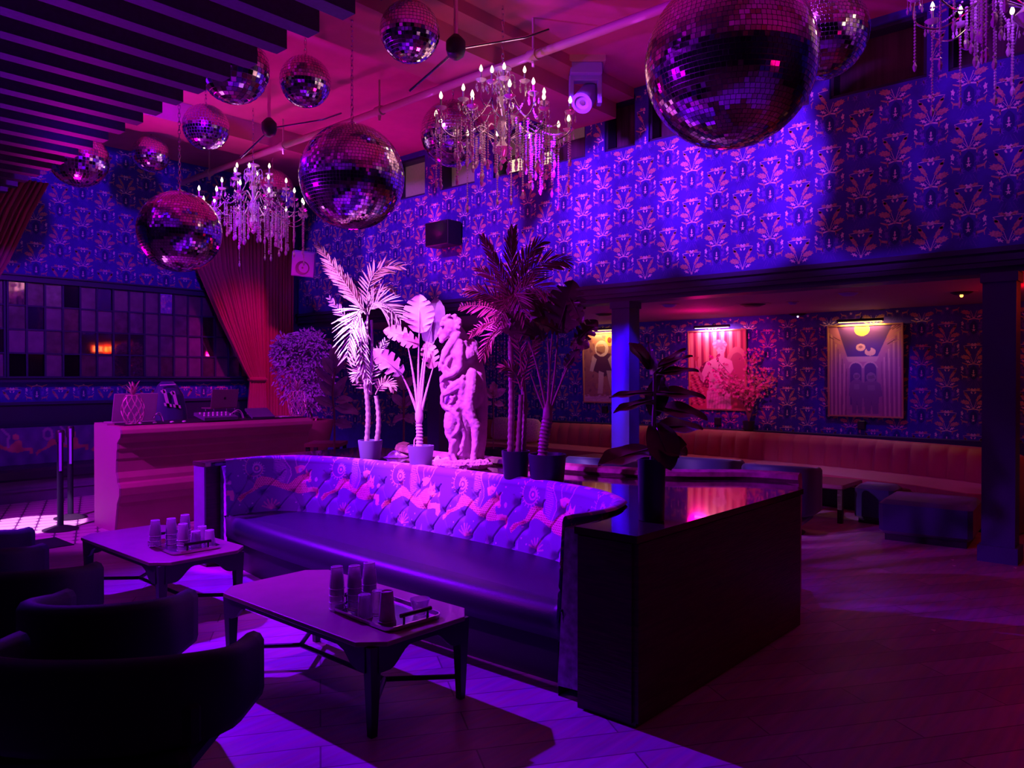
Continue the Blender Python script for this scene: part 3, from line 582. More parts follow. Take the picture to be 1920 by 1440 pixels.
# =================================================================== CHANDELIERS
def drop_mb(b_, x, y, z, s):
    b_.lathe([(0.001, 0), (0.010*s, -0.010*s), (0.004*s, -0.018*s), (0.013*s, -0.042*s), (0.008*s, -0.062*s), (0.001, -0.07*s)], (x, y, z), 6)
def strand(x, y, z, L, s=1.0):
    b_ = MB(); n = int(L/0.022)
    for i in range(n): b_.ball((x, y, z-0.011-i*0.022), 0.0092*s, 6, 4)
    b_.tube([(x, y, z), (x, y, z-L)], 0.001, 4); drop_mb(b_, x, y, z-L, 1.25*s); return b_
def make_chandelier(label, loc):
    t = thing('chandelier', label, 'chandelier', loc, 0.3, 'crystal candle chandeliers'); r_ = random.Random(3)
    b_ = MB(); b_.lathe([(0.004, 0.62), (0.012, 0.60), (0.075, 0.575), (0.080, 0.565), (0.02, 0.55), (0.018, 0.50), (0.032, 0.46), (0.016, 0.40), (0.03, 0.34), (0.05, 0.30), (0.02, 0.25), (0.018, 0.15), (0.045, 0.10), (0.06, 0.02), (0.025, -0.06), (0.05, -0.12), (0.09, -0.16), (0.06, -0.2), (0.02, -0.24), (0.035, -0.27), (0.004, -0.30)], n=18)
    b_.build('stem', M['crystal'], t, smooth=True)
    TI = [(12, 0.655, 0.02, 0.0), (6, 0.40, 0.24, 0.2), (4, 0.20, 0.40, 0.5)]
    for (n, R_, z, ph) in TI:
        for k in range(n):
            a = 2*PI*k/n+ph; c, s_ = math.cos(a), math.sin(a); zz = z+(0.05 if k % 2 else 0); RR = R_*(1 if k % 2 else 0.93)
            A = [(0.02, z-0.12), (RR*0.35, z-0.02), (RR*0.55, z-0.10), (RR*0.78, z-0.17), (RR, z-0.10), (RR, zz)]
            pts = catmull([(p_[0]*c, p_[0]*s_, p_[1]) for p_ in A], 5)
            m_ = MB(); m_.tube(pts, 0.006, 6); arm = m_.build('arm', M['chrome'], t, smooth=True)
            x, y = RR*c, RR*s_
            m_ = MB(); m_.lathe([(0.006, -0.012), (0.03, -0.005), (0.052, 0.014), (0.050, 0.017), (0.02, 0.004), (0.012, 0.012)], (x, y, zz), 12); m_.build('drip_dish', M['crystal'], arm, smooth=True)
            m_ = MB(); m_.tube([(x, y, zz+.01), (x, y, zz+0.085)], 0.0085, 8); m_.build('candle_sleeve', M['candle'], arm, smooth=True)
            m_ = MB(); m_.lathe([(0.006, 0), (0.015, 0.016), (0.0165, 0.028), (0.010, 0.05), (0.002, 0.066)], (x, y, zz+0.085), 10); m_.build('bulb', M['bulb'], arm, smooth=True)
            m_ = MB()
            for j in range(5):
                aj = 2*PI*j/5; xx, yy = x+0.047*math.cos(aj), y+0.047*math.sin(aj); m_.tube([(xx, yy, zz+.01), (xx, yy, zz-0.03)], 0.0012, 4); drop_mb(m_, xx, yy, zz-0.03, 0.8)
            m_.build('dish_drops', M['crystal'], arm)
    for j in range(6):
        a = 2*PI*j/6; m_ = MB(); m_.tube(catmull([(0.02*math.cos(a), 0.02*math.sin(a), 0.36), (0.07*math.cos(a), 0.07*math.sin(a), 0.42), (0.11*math.cos(a), 0.11*math.sin(a), 0.47), (0.09*math.cos(a), 0.09*math.sin(a), 0.52), (0.05*math.cos(a), 0.05*math.sin(a), 0.49)], 4), 0.005, 6); drop_mb(m_, 0.11*math.cos(a), 0.11*math.sin(a), 0.46, 1); m_.build('scroll', M['crystal'], t, smooth=True)
    for k in range(12):
        a = 2*PI*k/12; RR = 0.655*(1 if k % 2 else 0.93); L = 0.30+0.12*(k % 3)+0.05*r_.random()
        strand(RR*math.cos(a), RR*math.sin(a), 0.0, L).build('crystal_strand', M['crystal'], t)
    for k in range(52):
        a = 2*PI*r_.random(); RR = 0.10+0.40*math.sqrt(r_.random()); z = -0.08+0.12*r_.random()+0.25*(0.45-RR); L = 0.15+0.36*r_.random()*(1-0.4*RR)
        strand(RR*math.cos(a), RR*math.sin(a), z, L, 1.15).build('crystal_strand', M['crystal'], t)
    for k in range(12):
        a0 = 2*PI*k/12; a1 = 2*PI*(k+1)/12; m_ = MB(); p0 = Vector((0.56*math.cos(a0), 0.56*math.sin(a0), 0.0)); p1 = Vector((0.30*math.cos(a1), 0.30*math.sin(a1), 0.16)); mid = (p0+p1)/2-Vector((0, 0, 0.13))
        for p_ in bez(p0, mid, p1, 18): m_.ball(p_, 0.008, 6, 4)
        m_.build('crystal_swag', M['crystal'], t)
    chain_mb(0.5, ZC-loc[2]-(0 if not 5.2 < loc[1] < 6.0 else .3), 0.06).build('hanging_chain', M['chrome'], t)
    return t
c2 = at(943, 247, t=7.07); c1 = at(476, 395, t=9.76); c3 = at(1925, -14, t=5.0)
CH = make_chandelier('bigger lit crystal chandelier in the middle, above the statue and dark palm', tuple(c2))
CH1 = dup(CH, tuple(c1), 'smaller looking lit crystal chandelier hanging before the red curtain'); CH3 = dup(CH, tuple(c3), 'dim crystal chandelier cut off by the top corner of the picture')
for o_, c_ in ((CH1, c1), (CH3, c3)):
    for ch in o_.children:
        if ch.name.startswith('hanging_chain'): ch.scale = (1, 1, (ZC-c_.z)/(ZC-c2.z))
point('chandelier_glow', (c2.x, c2.y, c2.z+0.1), (1.0, 0.45, 0.45), 7, 0.4); point('chandelier_glow', (c1.x, c1.y, c1.z+0.1), (0.9, 0.35, 0.9), 6, 0.4)
point('chandelier_glow', (c3.x, c3.y, c3.z+0.1), (1.0, 0.4, 0.4), 1.5, 0.4)
# hoists, speakers, moving head
def hoist(px, py, label):
    p = at(px, py, t=2.85*FPX/(HY-py)); t = thing('chain_hoist', label, 'hoist', p, 0, 'chain hoists under the ceiling')
    b = MB(); b.lathe([(0.03, -0.10), (0.07, -0.07), (0.085, -0.02), (0.085, 0.05), (0.06, 0.08), (0.03, 0.11)], n=16); b.build('motor_drum', M['black'], t, smooth=True)
    b = MB(); b.tube([(0, 0, 0.1), (0, 0, ZC-p.z-.001)], 0.02, 8); b.tube([(0.05, 0.05, 0.02), (0.45, -0.4, 0.12), (0.6, -0.55, 0.2)], 0.012, 8); b.tube([(0.05, 0.08, 0), (-0.05, 0.55, -0.25)], 0.012, 8); b.build('brace', M['chrome'], t)
    return t
hoist(855, 92, 'black chain hoist drum by the ceiling beam above the bigger chandelier'); hoist(506, 241, 'black chain hoist drum above the smaller chandelier')
p = at(1097, 150, t=8.3); t = thing('moving_head_light', 'violet lit moving head stage light bolted under the ceiling', 'stage light', (p.x, p.y, ZC)); n_ = -FW
b = MB(); b.obox((0, 0, -0.03), RT, FW, (0, 0, 1), 0.2, 0.16, 0.03); b.build('mount_plate', M['pipe'], t)
b = MB(); b.obox((0, 0, -0.12), RT, FW, (0, 0, 1), 0.17, 0.13, 0.06); b.build('base_box', M['speaker'], t, bevel=0.01)
b = MB()
for sg in (-1, 1): b.obox(tuple(RT*(0.15*sg)+Vector((0, 0, -0.32))), RT, FW, (0, 0, 1), 0.025, 0.06, 0.15)
b.obox((0, 0, -0.2), RT, FW, (0, 0, 1), 0.17, 0.06, 0.03); b.build('yoke', M['speaker'], t, bevel=0.01)
b = MB(); ax = (-RT*0.5-FW*0.9+Vector((0, 0, -0.9))).normalized(); b.lathe([(0.05, -0.2), (0.10, -0.18), (0.11, 0.0), (0.115, 0.13), (0.08, 0.135), (0.075, 0.11), (0.04, 0.10)], (0, 0, -0.40), 20, axis=ax); b.build('lamp_head', M['speaker'], t, smooth=True)
b = MB(); b.lathe([(0.03, 0.112), (0.001, 0.115)], (0, 0, -0.40), 16, axis=ax); b.build('lens', M['ballcore'], t)
def wall_speaker(name, label, c, ax, ay, hx, hy, hz, m1, m2, round_=True):
    t = thing(name, label, 'speaker', c); az = Vector(ax).cross(Vector(ay)); az = az if az.z > 0 else -az
    b = MB(); b.obox((0, 0, 0), ax, ay, az, hx, hy, hz); b.build('cabinet', m1, t, bevel=0.01)
    f = -Vector(ay).normalized()*(hy+0.002)
    b = MB(); b.obox(tuple(f), ax, ay, az, hx*0.9, 0.003, hz*0.92); b.build('grille', m2, t)
    if round_: b = MB(); b.lathe([(hx*0.62, 0.0), (hx*0.62, 0.012), (hx*0.5, 0.004), (hx*0.15, -0.002), (0.001, 0.01)], tuple(f-az*hz*0.25), 20, axis=-Vector(ay)); b.build('woofer', M['cabside'], t, smooth=True)
    return t
p = at(570, 495, t=12.1); axs = (RT*1.0+FW*0.15).normalized()
ayv = (FW*1.0-RT*0.15+Vector((0, 0, 0.25))).normalized(); axs = ayv.cross(Vector((0, 0, 1))).normalized(); axs = (axs+Vector((0, 0, -0.10))).normalized()
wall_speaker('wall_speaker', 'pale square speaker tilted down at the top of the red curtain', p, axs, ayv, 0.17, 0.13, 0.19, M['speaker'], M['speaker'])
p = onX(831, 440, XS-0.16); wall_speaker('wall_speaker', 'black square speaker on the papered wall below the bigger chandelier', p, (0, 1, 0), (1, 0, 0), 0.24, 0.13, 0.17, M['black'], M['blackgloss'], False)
# =================================================================== ISLAND: cabinets, ledge, leopard sofa
inner = catmull([(3.03, 2.40), (3.40, 2.46), (3.70, 2.76), (3.83, 3.25), (3.88, 4.10), (3.87, 4.95), (3.80, 5.55), (3.60, 5.95), (3.22, 6.03)], 24)
inner = [Vector((p.x, p.y, 0)) for p in inner]
def out_n(pts, i):
    d = pts[min(i+1, len(pts)-1)]-pts[max(i-1, 0)]; d.normalize(); return Vector((d.y, -d.x, 0))   # away from the seat
def offs(pts, d): return [p+out_n(pts, i)*d for i, p in enumerate(pts)]
outer = offs(inner, 0.19)
t = thing('divider_cabinet', 'long dark divider island with a polished top behind the leopard sofa', 'cabinet', (4.0, 4.0, 0)); L0 = t.location
backE = [(4.95, 1.88), (5.16, 2.08), (5.10, 2.32), (4.78, 2.72), (4.60, 3.2), (4.55, 4.0), (4.55, 5.0), (4.68, 5.6), (5.0, 6.0), (4.95, 6.42)]
fr = [(p.x, p.y) for p in outer]
poly = [(2.97, 1.88)]+backE+[(3.11, 6.42), (3.11, 6.20), (3.20, 6.20)]+fr[::-1][4:-4]+[(3.2, 2.235), (2.97, 2.235)]
lp = lambda P_: [(x-4.0, y-4.0) for x, y in P_]
b = MB(); b.prism(lp(poly), 0.845, 0.88); b.build('countertop', M['counter'], t, bevel=0.004)
ins = [(2.985, 1.895), (4.94, 1.895), (5.12, 2.09), (5.06, 2.31), (4.74, 2.70), (4.57, 3.2), (4.52, 4.0), (4.52, 5.0), (4.65, 5.6), (4.96, 6.0), (4.93, 6.40), (3.125, 6.40), (3.125, 6.215), (3.22, 6.21)]+fr[::-1][5:-5]+[(3.21, 2.225), (2.985, 2.225)]
b = MB(); b.prism(lp(ins), 0.0, 0.845); b.build('cabinet_body', M['wood'], t)
b = MB(); b.box((2.972-4, 1.91-4, 0.02), (2.985-4, 2.215-4, 0.84)); b.build('end_panel', M['wood'], t)
b = MB(); b.box((3.11-4, 6.215-4, 0.02), (3.125-4, 6.40-4, 0.84)); b.build('end_panel', M['cabside'], t)  # violet light painted into this end, its twin panel stays plain walnut
b = MB(); b.box((2.985-4, 1.882-4, 0.02), (4.90-4, 1.895-4, 0.84)); b.build('side_panel', M['wood'], t)
# leopard print canvas
Ltot = sum((inner[i+1]-inner[i]).length for i in range(len(inner)-1)); HB = 0.60
NW, NH = 1250, 150
cv = Canvas(NW, NH, Ltot, HB, (0.18, 0.045, 0.42))
PINKc, HOT, LIL, DIM = (0.88, 0.34, 0.50), (0.42, 0.02, 0.16), (0.70, 0.32, 0.80), (0.36, 0.14, 0.66)
r_ = random.Random(11); UW = 0.70; vb = 0.06
LEO = [(0, .30), (.05, .38), (.14, .42), (.2, .47), (.25, .62), (.31, .66), (.40, .62), (.50, .52), (.58, .50), (.62, .56), (.68, .64), (.74, .68), (.80, .62), (.79, .52), (.82, .45), (.90, .47), (.97, .46), (.99, .36), (.97, .28), (.93, .30), (.92, .38), (.86, .38), (.80, .36), (.72, .34), (.62, .36), (.52, .42), (.42, .48), (.34, .50), (.28, .46), (.2, .40), (.12, .36), (.06, .28), (.03, .24)]
for u_i in range(-1, int(Ltot/UW)+2):
    x0 = u_i*UW+0.10; fx = lambda u, v: (x0+u*UW*0.97, vb+v*0.50)
    for k in range(14): a = r_.random(); bb = r_.random(); cv.ell(*fx(a, bb), 0.005+0.003*r_.random(), 0.006, LIL)
    cx, cy = fx(.24, .80)           # curling tail with feathers
    for k in range(44):
        a = -2.2+k*0.17; rr = 0.105*(1-k/62); x, y = cx+rr*math.cos(-a)*-1, cy+rr*math.sin(-a)*1.0
        cv.ell(x, y, 0.005, 0.005, PINKc)
        if k % 2: cv.line([(x+(x-cx)*0.05, y+(y-cy)*0.05), (x+(x-cx)*0.30, y+(y-cy)*0.30)], 0.007, LIL)
    for k in range(3): cv.ell(cx+.01, cy, 0.036-0.012*k, 0.04-0.013*k, (LIL, (0.18, .045, .42), PINKc)[k])
    wp = [fx(.47, 1.02), fx(.52, .92), fx(.585, .78), fx(.60, .66), fx(.56, .50)]
    cv.poly([fx(.42, .92), fx(.5, .9), fx(.58, .75), fx(.59, .6), fx(.55, .5), fx(.48, .56), fx(.42, .72)], DIM, 0.6)
    cv.line(wp, 0.007, LIL)
    for k in range(16): y = .92-k*.027; cv.line([fx(.43+.002*k, y), fx(.55-abs(k-7)*.004, y-.01)], 0.0045, LIL)
    for k in range(5): cv.line([fx(.42+.02*k, .94), fx(.39+.03*k, 1.05)], 0.006, LIL)
    cv.poly([fx(.63, .80), fx(.70, .84), fx(.77, .82), fx(.75, .76), fx(.70, .70), fx(.66, .69)], PINKc); cv.ell(*fx(.70, .75), .018, .02, LIL)
    cv.line([fx(.655, .82), fx(.63, .93), fx(.625, 1.0)], 0.006, LIL); cv.line([fx(.76, .82), fx(.80, .90), fx(.80, 1.0)], 0.006, LIL)
    for a in (.60, .66, .72): cv.poly([fx(a, .98), fx(a+.03, 1.06), fx(a+.06, .99), fx(a+.035, .90)], DIM)
    m_ = cv.poly([fx(*p_) for p_ in LEO], PINKc)
    cv.poly([fx(.02, .27), fx(.06, .36), fx(.16, .42), fx(.20, .43), (fx(.12, .37)), fx(.07, .30)], (0.62, .16, .2))
    sp = np.zeros(cv.x.shape, bool)
    for i in range(46):
        for k in range(36):
            sx = x0+i*0.0165+(0.008 if k % 2 else 0); sy = vb+k*0.0145
            w_ = (np.abs(cv.x[0]-sx) < 0.02).nonzero()[0]
            if len(w_) == 0: continue
            h_ = (np.abs(cv.y[:, 0]-sy) < 0.02).nonzero()[0]
            if len(h_) == 0: continue
            sl = np.ix_(h_, w_); sp[sl] |= ((cv.x[sl]-sx)/(0.0044+0.002*r_.random()))**2+((cv.y[sl]-sy)/0.0042)**2 <= 1
    paws = cv.mpoly([fx(.83, .5), fx(1.0, .5), fx(1.0, .2), fx(.83, .2)]); cv.put(m_ & sp & ~paws, HOT)
    cv.ell(*fx(.80, .64), .034, .036, PINKc); cv.poly([fx(.765, .69), fx(.775, .78), fx(.80, .71)], PINKc); cv.poly([fx(.82, .71), fx(.845, .77), fx(.845, .68)], PINKc); cv.ell(*fx(.835, .58), .02, .018, (0.9, .42, .4))
    for a, c_ in ((.785, .65), (.83, .65)): cv.ell(*fx(a, c_), .006, .004, HOT)
    cv.line([fx(.81, .565), fx(.85, .57)], .004, HOT)
    fcx, fcy = fx(.40, .12)
    for k in range(7): a = 0.2+k*0.43; cv.line([(fcx, fcy-.02), (fcx+0.07*math.cos(a), fcy-.02+0.085*math.sin(a))], 0.012, PINKc, 0.55)
    cv.poly([fx(.70, -.02), fx(.73, .14), fx(.76, -.02)], DIM); cv.poly([fx(.12, .04), fx(.14, .18), fx(.16, .05)], DIM); cv.ell(*fx(.93, .60), .014, .019, LIL)
edge = cv.y > HB-0.055; cv.put(edge & (np.sin(cv.x*17)+np.sin(cv.x*41+1) > 0.2), PINKc, 0.7)
# surface positions: s along the path reversed so that the print runs towards the right end
cum = [0]
for i in range(len(inner)-1): cum.append(cum[-1]+(inner[i+1]-inner[i]).length)
sv = Ltot-np.linspace(0, Ltot, NW); px_ = np.interp(sv, cum, [p.x for p in inner]); py_ = np.interp(sv, cum, [p.y for p in inner])
nn = [out_n(inner, i) for i in range(len(inner))]; nx_ = np.interp(sv, cum, [n.x for n in nn]); ny_ = np.interp(sv, cum, [n.y for n in nn])
H_, S_ = np.meshgrid(np.linspace(0, HB, NH), np.linspace(0, Ltot, NW), indexing='ij')
# profile: rises leaning back, rolls over the top
hh = np.linspace(0, HB, NH); roll = 0.06; zz_ = []; oo_ = []
for h in hh:
    if h < HB-roll*1.7: z = 0.36+h*0.98; o_ = 0.02+0.12*(h/HB)
    else:
        a = (h-(HB-roll*1.7))/(roll*1.7)*2.3; z0 = 0.36+(HB-roll*1.7)*0.98; z = z0+roll*math.sin(min(a, PI/2))-(roll*(1-math.cos(a-PI/2)) if a > PI/2 else 0); o_ = 0.02+0.12*((HB-roll*1.7)/HB)+roll*(1-math.cos(min(a, PI/2)))+(roll*math.sin(a-PI/2) if a > PI/2 else 0)
    zz_.append(z); oo_.append(o_)
D = np.zeros_like(S_); bxs = 0.21; creases = np.zeros_like(S_)
for r, hv in enumerate((0.09, 0.235, 0.38)):
    for k in range(int(Ltot/bxs)+2):
        bx_ = k*bxs+(bxs/2 if r % 2 else 0); w0 = np.abs(S_[0]-bx_) < 0.10; cols_ = w0.nonzero()[0]
        if len(cols_) == 0: continue
        d2 = (S_[:, cols_]-bx_)**2+(H_[:, cols_]-hv)**2; D[:, cols_] += 0.030*np.exp(-d2/(2*0.020**2))
for sgn in (1, -1):
    kx = S_/(bxs/2); ky = (H_-0.09)/0.145; ph = (kx+sgn*ky)/2.0; dist = np.abs(ph-np.round(ph))*bxs
    D += 0.010*np.exp(-(dist/0.007)**2)*(H_ < 0.44)*(H_ > 0.01)*(0.5+0.5*(sgn < 0))
endf = np.clip(np.minimum(S_, Ltot-S_)/0.55, 0.12, 1.0); O_ = np.array(oo_)[:, None]*(0.25+0.75*endf)+D
Pg = np.stack([px_[None, :]+nx_[None, :]*O_, py_[None, :]+ny_[None, :]*O_, np.repeat(np.array(zz_)[:, None], NW, 1)], -1)
sofa = thing('tufted_booth_sofa', 'long curved booth sofa with leopard print tufted back and dark leather seat', 'sofa', (3.5, 4.2, 0))
Pg[..., 0] -= 3.5; Pg[..., 1] -= 4.2
grid_mesh('backrest', Pg, cv.c, M['print_cloth'], sofa)
# back's outer skin and ends
b = MB(); A = [Vector((p.x-3.5, p.y-4.2, 0)) for p in offs(inner, 0.175)]; I_ = [Vector((p.x-3.5, p.y-4.2, 0)) for p in inner]
rings = []
for i, (a, c) in enumerate(zip(I_, A)):
    e_ = 0.25+0.75*min(1, max(0.12, min(cum[i], Ltot-cum[i])/0.55))
    n_ = out_n(inner, i); rings.append([(a.x+n_.x*.045*e_, a.y+n_.y*.045*e_, 0.05), (a.x+n_.x*.155*e_, a.y+n_.y*.155*e_, 0.74), (a.x+n_.x*.17*e_, a.y+n_.y*.17*e_, 0.85), (c.x+n_.x*.02, c.y+n_.y*.02, 0.84), (c.x+n_.x*.005, c.y+n_.y*.005, 0.05)])
b.loft(rings); b.build('backrest_shell', mat('plum_piping_cloth', (0.34, 0.10, 0.50), 0.6, vary=.5, vscale=22), sofa)
fs = [(3.06, 2.415), (3.03, 3.3), (3.04, 4.3), (3.10, 5.3), (3.20, 6.02)]
fpts = catmull([(x, y, 0) for x, y in fs], 12)
def seat_poly(off, inn): return [(p.x+off-3.5, p.y-4.2) for p in fpts]+[(p.x-3.5, p.y-4.2) for p in offs(inner, inn)[::-1]]
b = MB(); P_ = seat_poly(0.0, 0.05); cx_ = sum(x for x, y in P_)/len(P_); cy_ = sum(y for x, y in P_)/len(P_)
def shrink(P_, d):
    n_ = len(fpts); return [(x+d if i < n_ else x-d*0.3, y) for i, (x, y) in enumerate(P_)]
b.loft([[(x, y, 0.27) for x, y in P_], [(x, y, 0.36) for x, y in P_], [(x, y, 0.40) for x, y in shrink(P_, 0.012)], [(x, y, 0.43) for x, y in shrink(P_, 0.045)], [(x, y, 0.438) for x, y in shrink(P_, 0.10)]])
b.build('seat_cushion', M['leather'], sofa, smooth='full')
b = MB(); b.prism(seat_poly(0.10, 0.02), 0.0, 0.275); b.build('seat_base', M['black'], sofa)
# second sofa backing onto the island from the alcove side
def roll_sofa():
    t = thing('booth_sofa', 'second curved booth sofa backing onto the far edge of the island', 'sofa', (5.0, 4.0, 0))
    pth = catmull([(5.25, 2.02, 0), (5.17, 2.38, 0), (4.86, 2.78, 0), (4.70, 3.3, 0), (4.65, 4.0, 0), (4.65, 5.0, 0), (4.80, 5.65, 0), (5.12, 6.02, 0)], 8)
    b = MB(); rings = []
    for i, p in enumerate(pth):
        n_ = out_n(pth, i); q_ = p-Vector((5, 4, 0)); pr = []
        for o_, z in ((-0.03, 0.02), (-0.03, 0.87), (-0.06, 0.90), (-0.05, 0.93), (0.0, 0.945), (0.06, 0.93), (0.08, 0.88), (0.06, 0.45), (0.06, 0.02)): pr.append((q_.x+n_.x*o_, q_.y+n_.y*o_, z))
        rings.append(pr)
    b.loft(rings); b.build('backrest', mat('plum_roll_cloth', (0.42, 0.09, 0.24), 0.55, vary=0.4, vscale=14), t, smooth=True)
    o2 = [(p.x-5+out_n(pth, i).x*0.07, p.y-4+out_n(pth, i).y*0.07) for i, p in enumerate(pth)]; fr_ = [(0.50, -1.30), (0.70, -0.8), (0.70, 1.0), (o2[-1][0]+0.45, o2[-1][1]-.02)]
    b = MB(); b.prism(o2[10:]+fr_[::-1], 0.0, 0.42); b.build('seat', M['leather_dull'], t)
roll_sofa()
# =================================================================== COFFEE TABLES
def coffee_table(label, x0, y0, x1, y1, h=0.43):
    cx, cy = (x0+x1)/2, (y0+y1)/2; a, c = (x1-x0)/2, (y1-y0)/2
    t = thing('coffee_table', label, 'table', (cx, cy, 0), 0, 'coffee tables before the leopard sofa'); k = 0.10
    P_ = [(-a+k, -c), (a-k, -c), (a, -c+k), (a, c-k), (a-k, c), (-a+k, c), (-a, c-k), (-a, -c+k)]
    b = MB(); b.prism(P_, h-0.022, h); b.build('tabletop', M['tabletop'], t, bevel=0.004)
    b = MB(); lx, ly = a-0.075, c-0.075
    def apron(p0, p1, nrm):
        n_ = 24; top = []; bot = []
        for i in range(n_+1):
            u = i/n_; x = p0[0]*(1-u)+p1[0]*u; y = p0[1]*(1-u)+p1[1]*u; e = min(u, 1-u)*math.hypot(p1[0]-p0[0], p1[1]-p0[1])
            d = 0.035+0.085*(0.5+0.5*math.cos(PI*min(1, max(0, (e-0.06)/0.13)))); top.append((x, y, h-0.022)); bot.append((x, y, h-0.022-d))
        for s_ in (-0.009, 0.009):
            vs = [(q_[0]+nrm[0]*s_, q_[1]+nrm[1]*s_, q_[2]) for q_ in top+bot]; b.add(vs, [(i, i+1, n_+2+i, n_+1+i) for i in range(n_)])
        vs = [(q_[0]+nrm[0]*s_, q_[1]+nrm[1]*s_, q_[2]) for q_ in bot for s_ in (-0.009, 0.009)]; b.add(vs, [(2*i, 2*i+1, 2*i+3, 2*i+2) for i in range(n_)])
    apron((-lx, -c+.04), (lx, -c+.04), (0, 1)); apron((-lx, c-.04), (lx, c-.04), (0, 1)); apron((-a+.04, -ly), (-a+.04, ly), (1, 0)); apron((a-.04, -ly), (a-.04, ly), (1, 0))
    b.build('apron', M['tablewood'], t)
    for sx in (-1, 1):
        for sy in (-1, 1):
            b = MB(); x, y = sx*(a-.065), sy*(c-.065); w0, w1 = 0.032, 0.017
            b.loft([[(x+sx*.0+i*w1, y+j*w1, 0) for i, j in ((-1, -1), (1, -1), (1, 1), (-1, 1))], [(x+i*w0, y+j*w0, h-0.023) for i, j in ((-1, -1), (1, -1), (1, 1), (-1, 1))]]); b.build('leg', M['tablewood'], t, bevel=0.003)
    zb = 0.11; b = MB()
    b.tube([(0, -c+.32, zb), (0, c-.32, zb)], 0.013, 8)
    for sy in (-1, 1):
        for sx in (-1, 1): b.tube([(0, sy*(c-.32), zb), (sx*(a-.065), sy*(c-.065), zb)], 0.013, 8)
    b.build('stretcher', M['tablewood'], t); return t
coffee_table('coffee table closest to the camera, holding stacked glasses and a paper cup', 2.07, 2.66, 2.75, 4.03)
coffee_table('coffee table farther along the sofa near the end cabinet, with a glass tray', 2.10, 4.83, 2.75, 6.17)
def tray(label, c, lx, ly, rot):
    t = thing('serving_tray', label, 'tray', c, rot, 'silver serving trays'); k = 0.05
    def rr(a, d, z): 
        P_ = []
        for sx, sy, q0 in ((1, 1, 0), (-1, 1, 1), (-1, -1, 2), (1, -1, 3)):
            for j in range(5): an = (q0+j/4)*PI/2; P_.append((sx*(lx-k)+(k+a)*math.cos(an), sy*(ly-k)+(k+a)*math.sin(an), z))
        return P_
    b = MB(); b.loft([rr(-.012, 0, 0.001), rr(-.002, 0, 0.004), rr(0.0, 0, 0.022), rr(-.006, 0, 0.023), rr(-.016, 0, 0.006), rr(-.03, 0, 0.005)]); b.build('tray_pan', M['silver'], t)
    for sy in (-1, 1):
        b = MB(); y = sy*(ly-.01); b.tube([(-0.07, y, 0.02), (-0.07, y, 0.06)], 0.006, 8); b.tube([(0.07, y, 0.02), (0.07, y, 0.06)], 0.006, 8); b.tube([(-0.09, y, 0.062), (0.09, y, 0.062)], 0.010, 10); b.build('tray_handle', M['blackgloss'], t)
    return t
T1 = Vector((2.42, 2.98, 0.43)); tray('silver tray with four glass stacks on the coffee table closest to the camera', T1, 0.165, 0.25, -0.06)
T2 = Vector((2.46, 5.22, 0.43)); tray('silver tray of glasses on the coffee table near the end cabinet', T2, 0.165, 0.25, -0.06)
def glass_stack(n, label, c, mt=M['glass'], group='stacked upturned glasses'):
    """tumblers upside down, nested"""
    t = thing('tumbler_stack', label, 'glasses', c, 0, group)
    for i in range(n):
        b = MB(); z = i*0.034; b.lathe([(0.038, z), (0.0375, z+.02), (0.030, z+0.105), (0.027, z+0.110), (0.001, z+0.111)], n=16, cap=False)
        b.lathe([(0.036, z), (0.0345, z+.02), (0.0265, z+0.098), (0.001, z+0.100)], n=16, cap=False)
        for rz_, rr_ in ((z+.002, .038), (z+.108, .0275)): b.tube([(rr_*math.cos(2*PI*k/14), rr_*math.sin(2*PI*k/14), rz_) for k in range(15)], 0.0024, 4, 1)  # pale rings added as painted glints along rim and base
        b.build('tumbler', [mt, M['candle']], t, smooth=True)
    return t
def pl(px, py, z): p_ = at(px, py, z=z); return (p_.x, p_.y, z)
z_ = 0.437
glass_stack(4, 'stack of upturned clear glasses at the outer end of the tray by the camera', pl(631, 1142, z_)); glass_stack(4, 'middle tall stack of upturned clear glasses on the tray by the camera', pl(664, 1140, z_)); glass_stack(4, 'tallest looking stack of upturned clear glasses on the tray by the camera', pl(692, 1133, z_))
glass_stack(1, 'single upturned glass between the stacks and the paper cup', pl(683, 1158, z_)); glass_stack(1, 'single upturned glass just behind the paper cup', pl(708, 1150, z_))
t = thing('paper_cup_stack', 'stack of upturned matte paper cups on the tray by the camera', 'cups', pl(725, 1172, z_))
b = MB(); b.lathe([(0.040, 0), (0.041, 0.005), (0.029, 0.155), (0.026, 0.158), (0.024, 0.152), (0.001, 0.152)], n=24); b.build('top_cup', M['paper_cup'], t, smooth=True)
b = MB(); b.lathe([(0.044, 0.0), (0.043, 0.02), (0.0415, 0.021), (0.041, 0.0)], n=24, cap=False); b.build('cup_rim', M['paper_cup'], t, smooth=True)
t = thing('glass_ice_bowl', 'small clear glass bowl between tray handle and cup stack', 'bowl', pl(787, 1152, z_)); b = MB(); b.lathe([(0.03, 0), (0.032, 0.004), (0.05, 0.075), (0.047, 0.075), (0.029, 0.006), (0.001, 0.006)], n=20, cap=False); b.build('bowl', M['glass'], t, smooth=True)
tl = [(290, 1024, 3, 'outermost stack of upturned glasses on the tray near the end cabinet'), (320, 1020, 3, 'centre rear stack of upturned glasses on the tray near the end cabinet'), (346, 1012, 3, 'rear stack of upturned glasses beside the black handle, tray near the end cabinet'), (342, 1032, 3, 'frontmost stack of upturned glasses on the tray near the end cabinet')]
for px, py, n_, lab in tl: glass_stack(n_, lab, pl(px, py, z_))
for px, py, lab in ((366, 1026, 'short glass in front of the rear stack on the smaller looking tray'), (378, 1016, 'short glass under the black handle on the smaller looking tray'), (392, 1024, 'short glass at the handle end of the smaller looking tray')): glass_stack(1, lab, pl(px, py, z_))
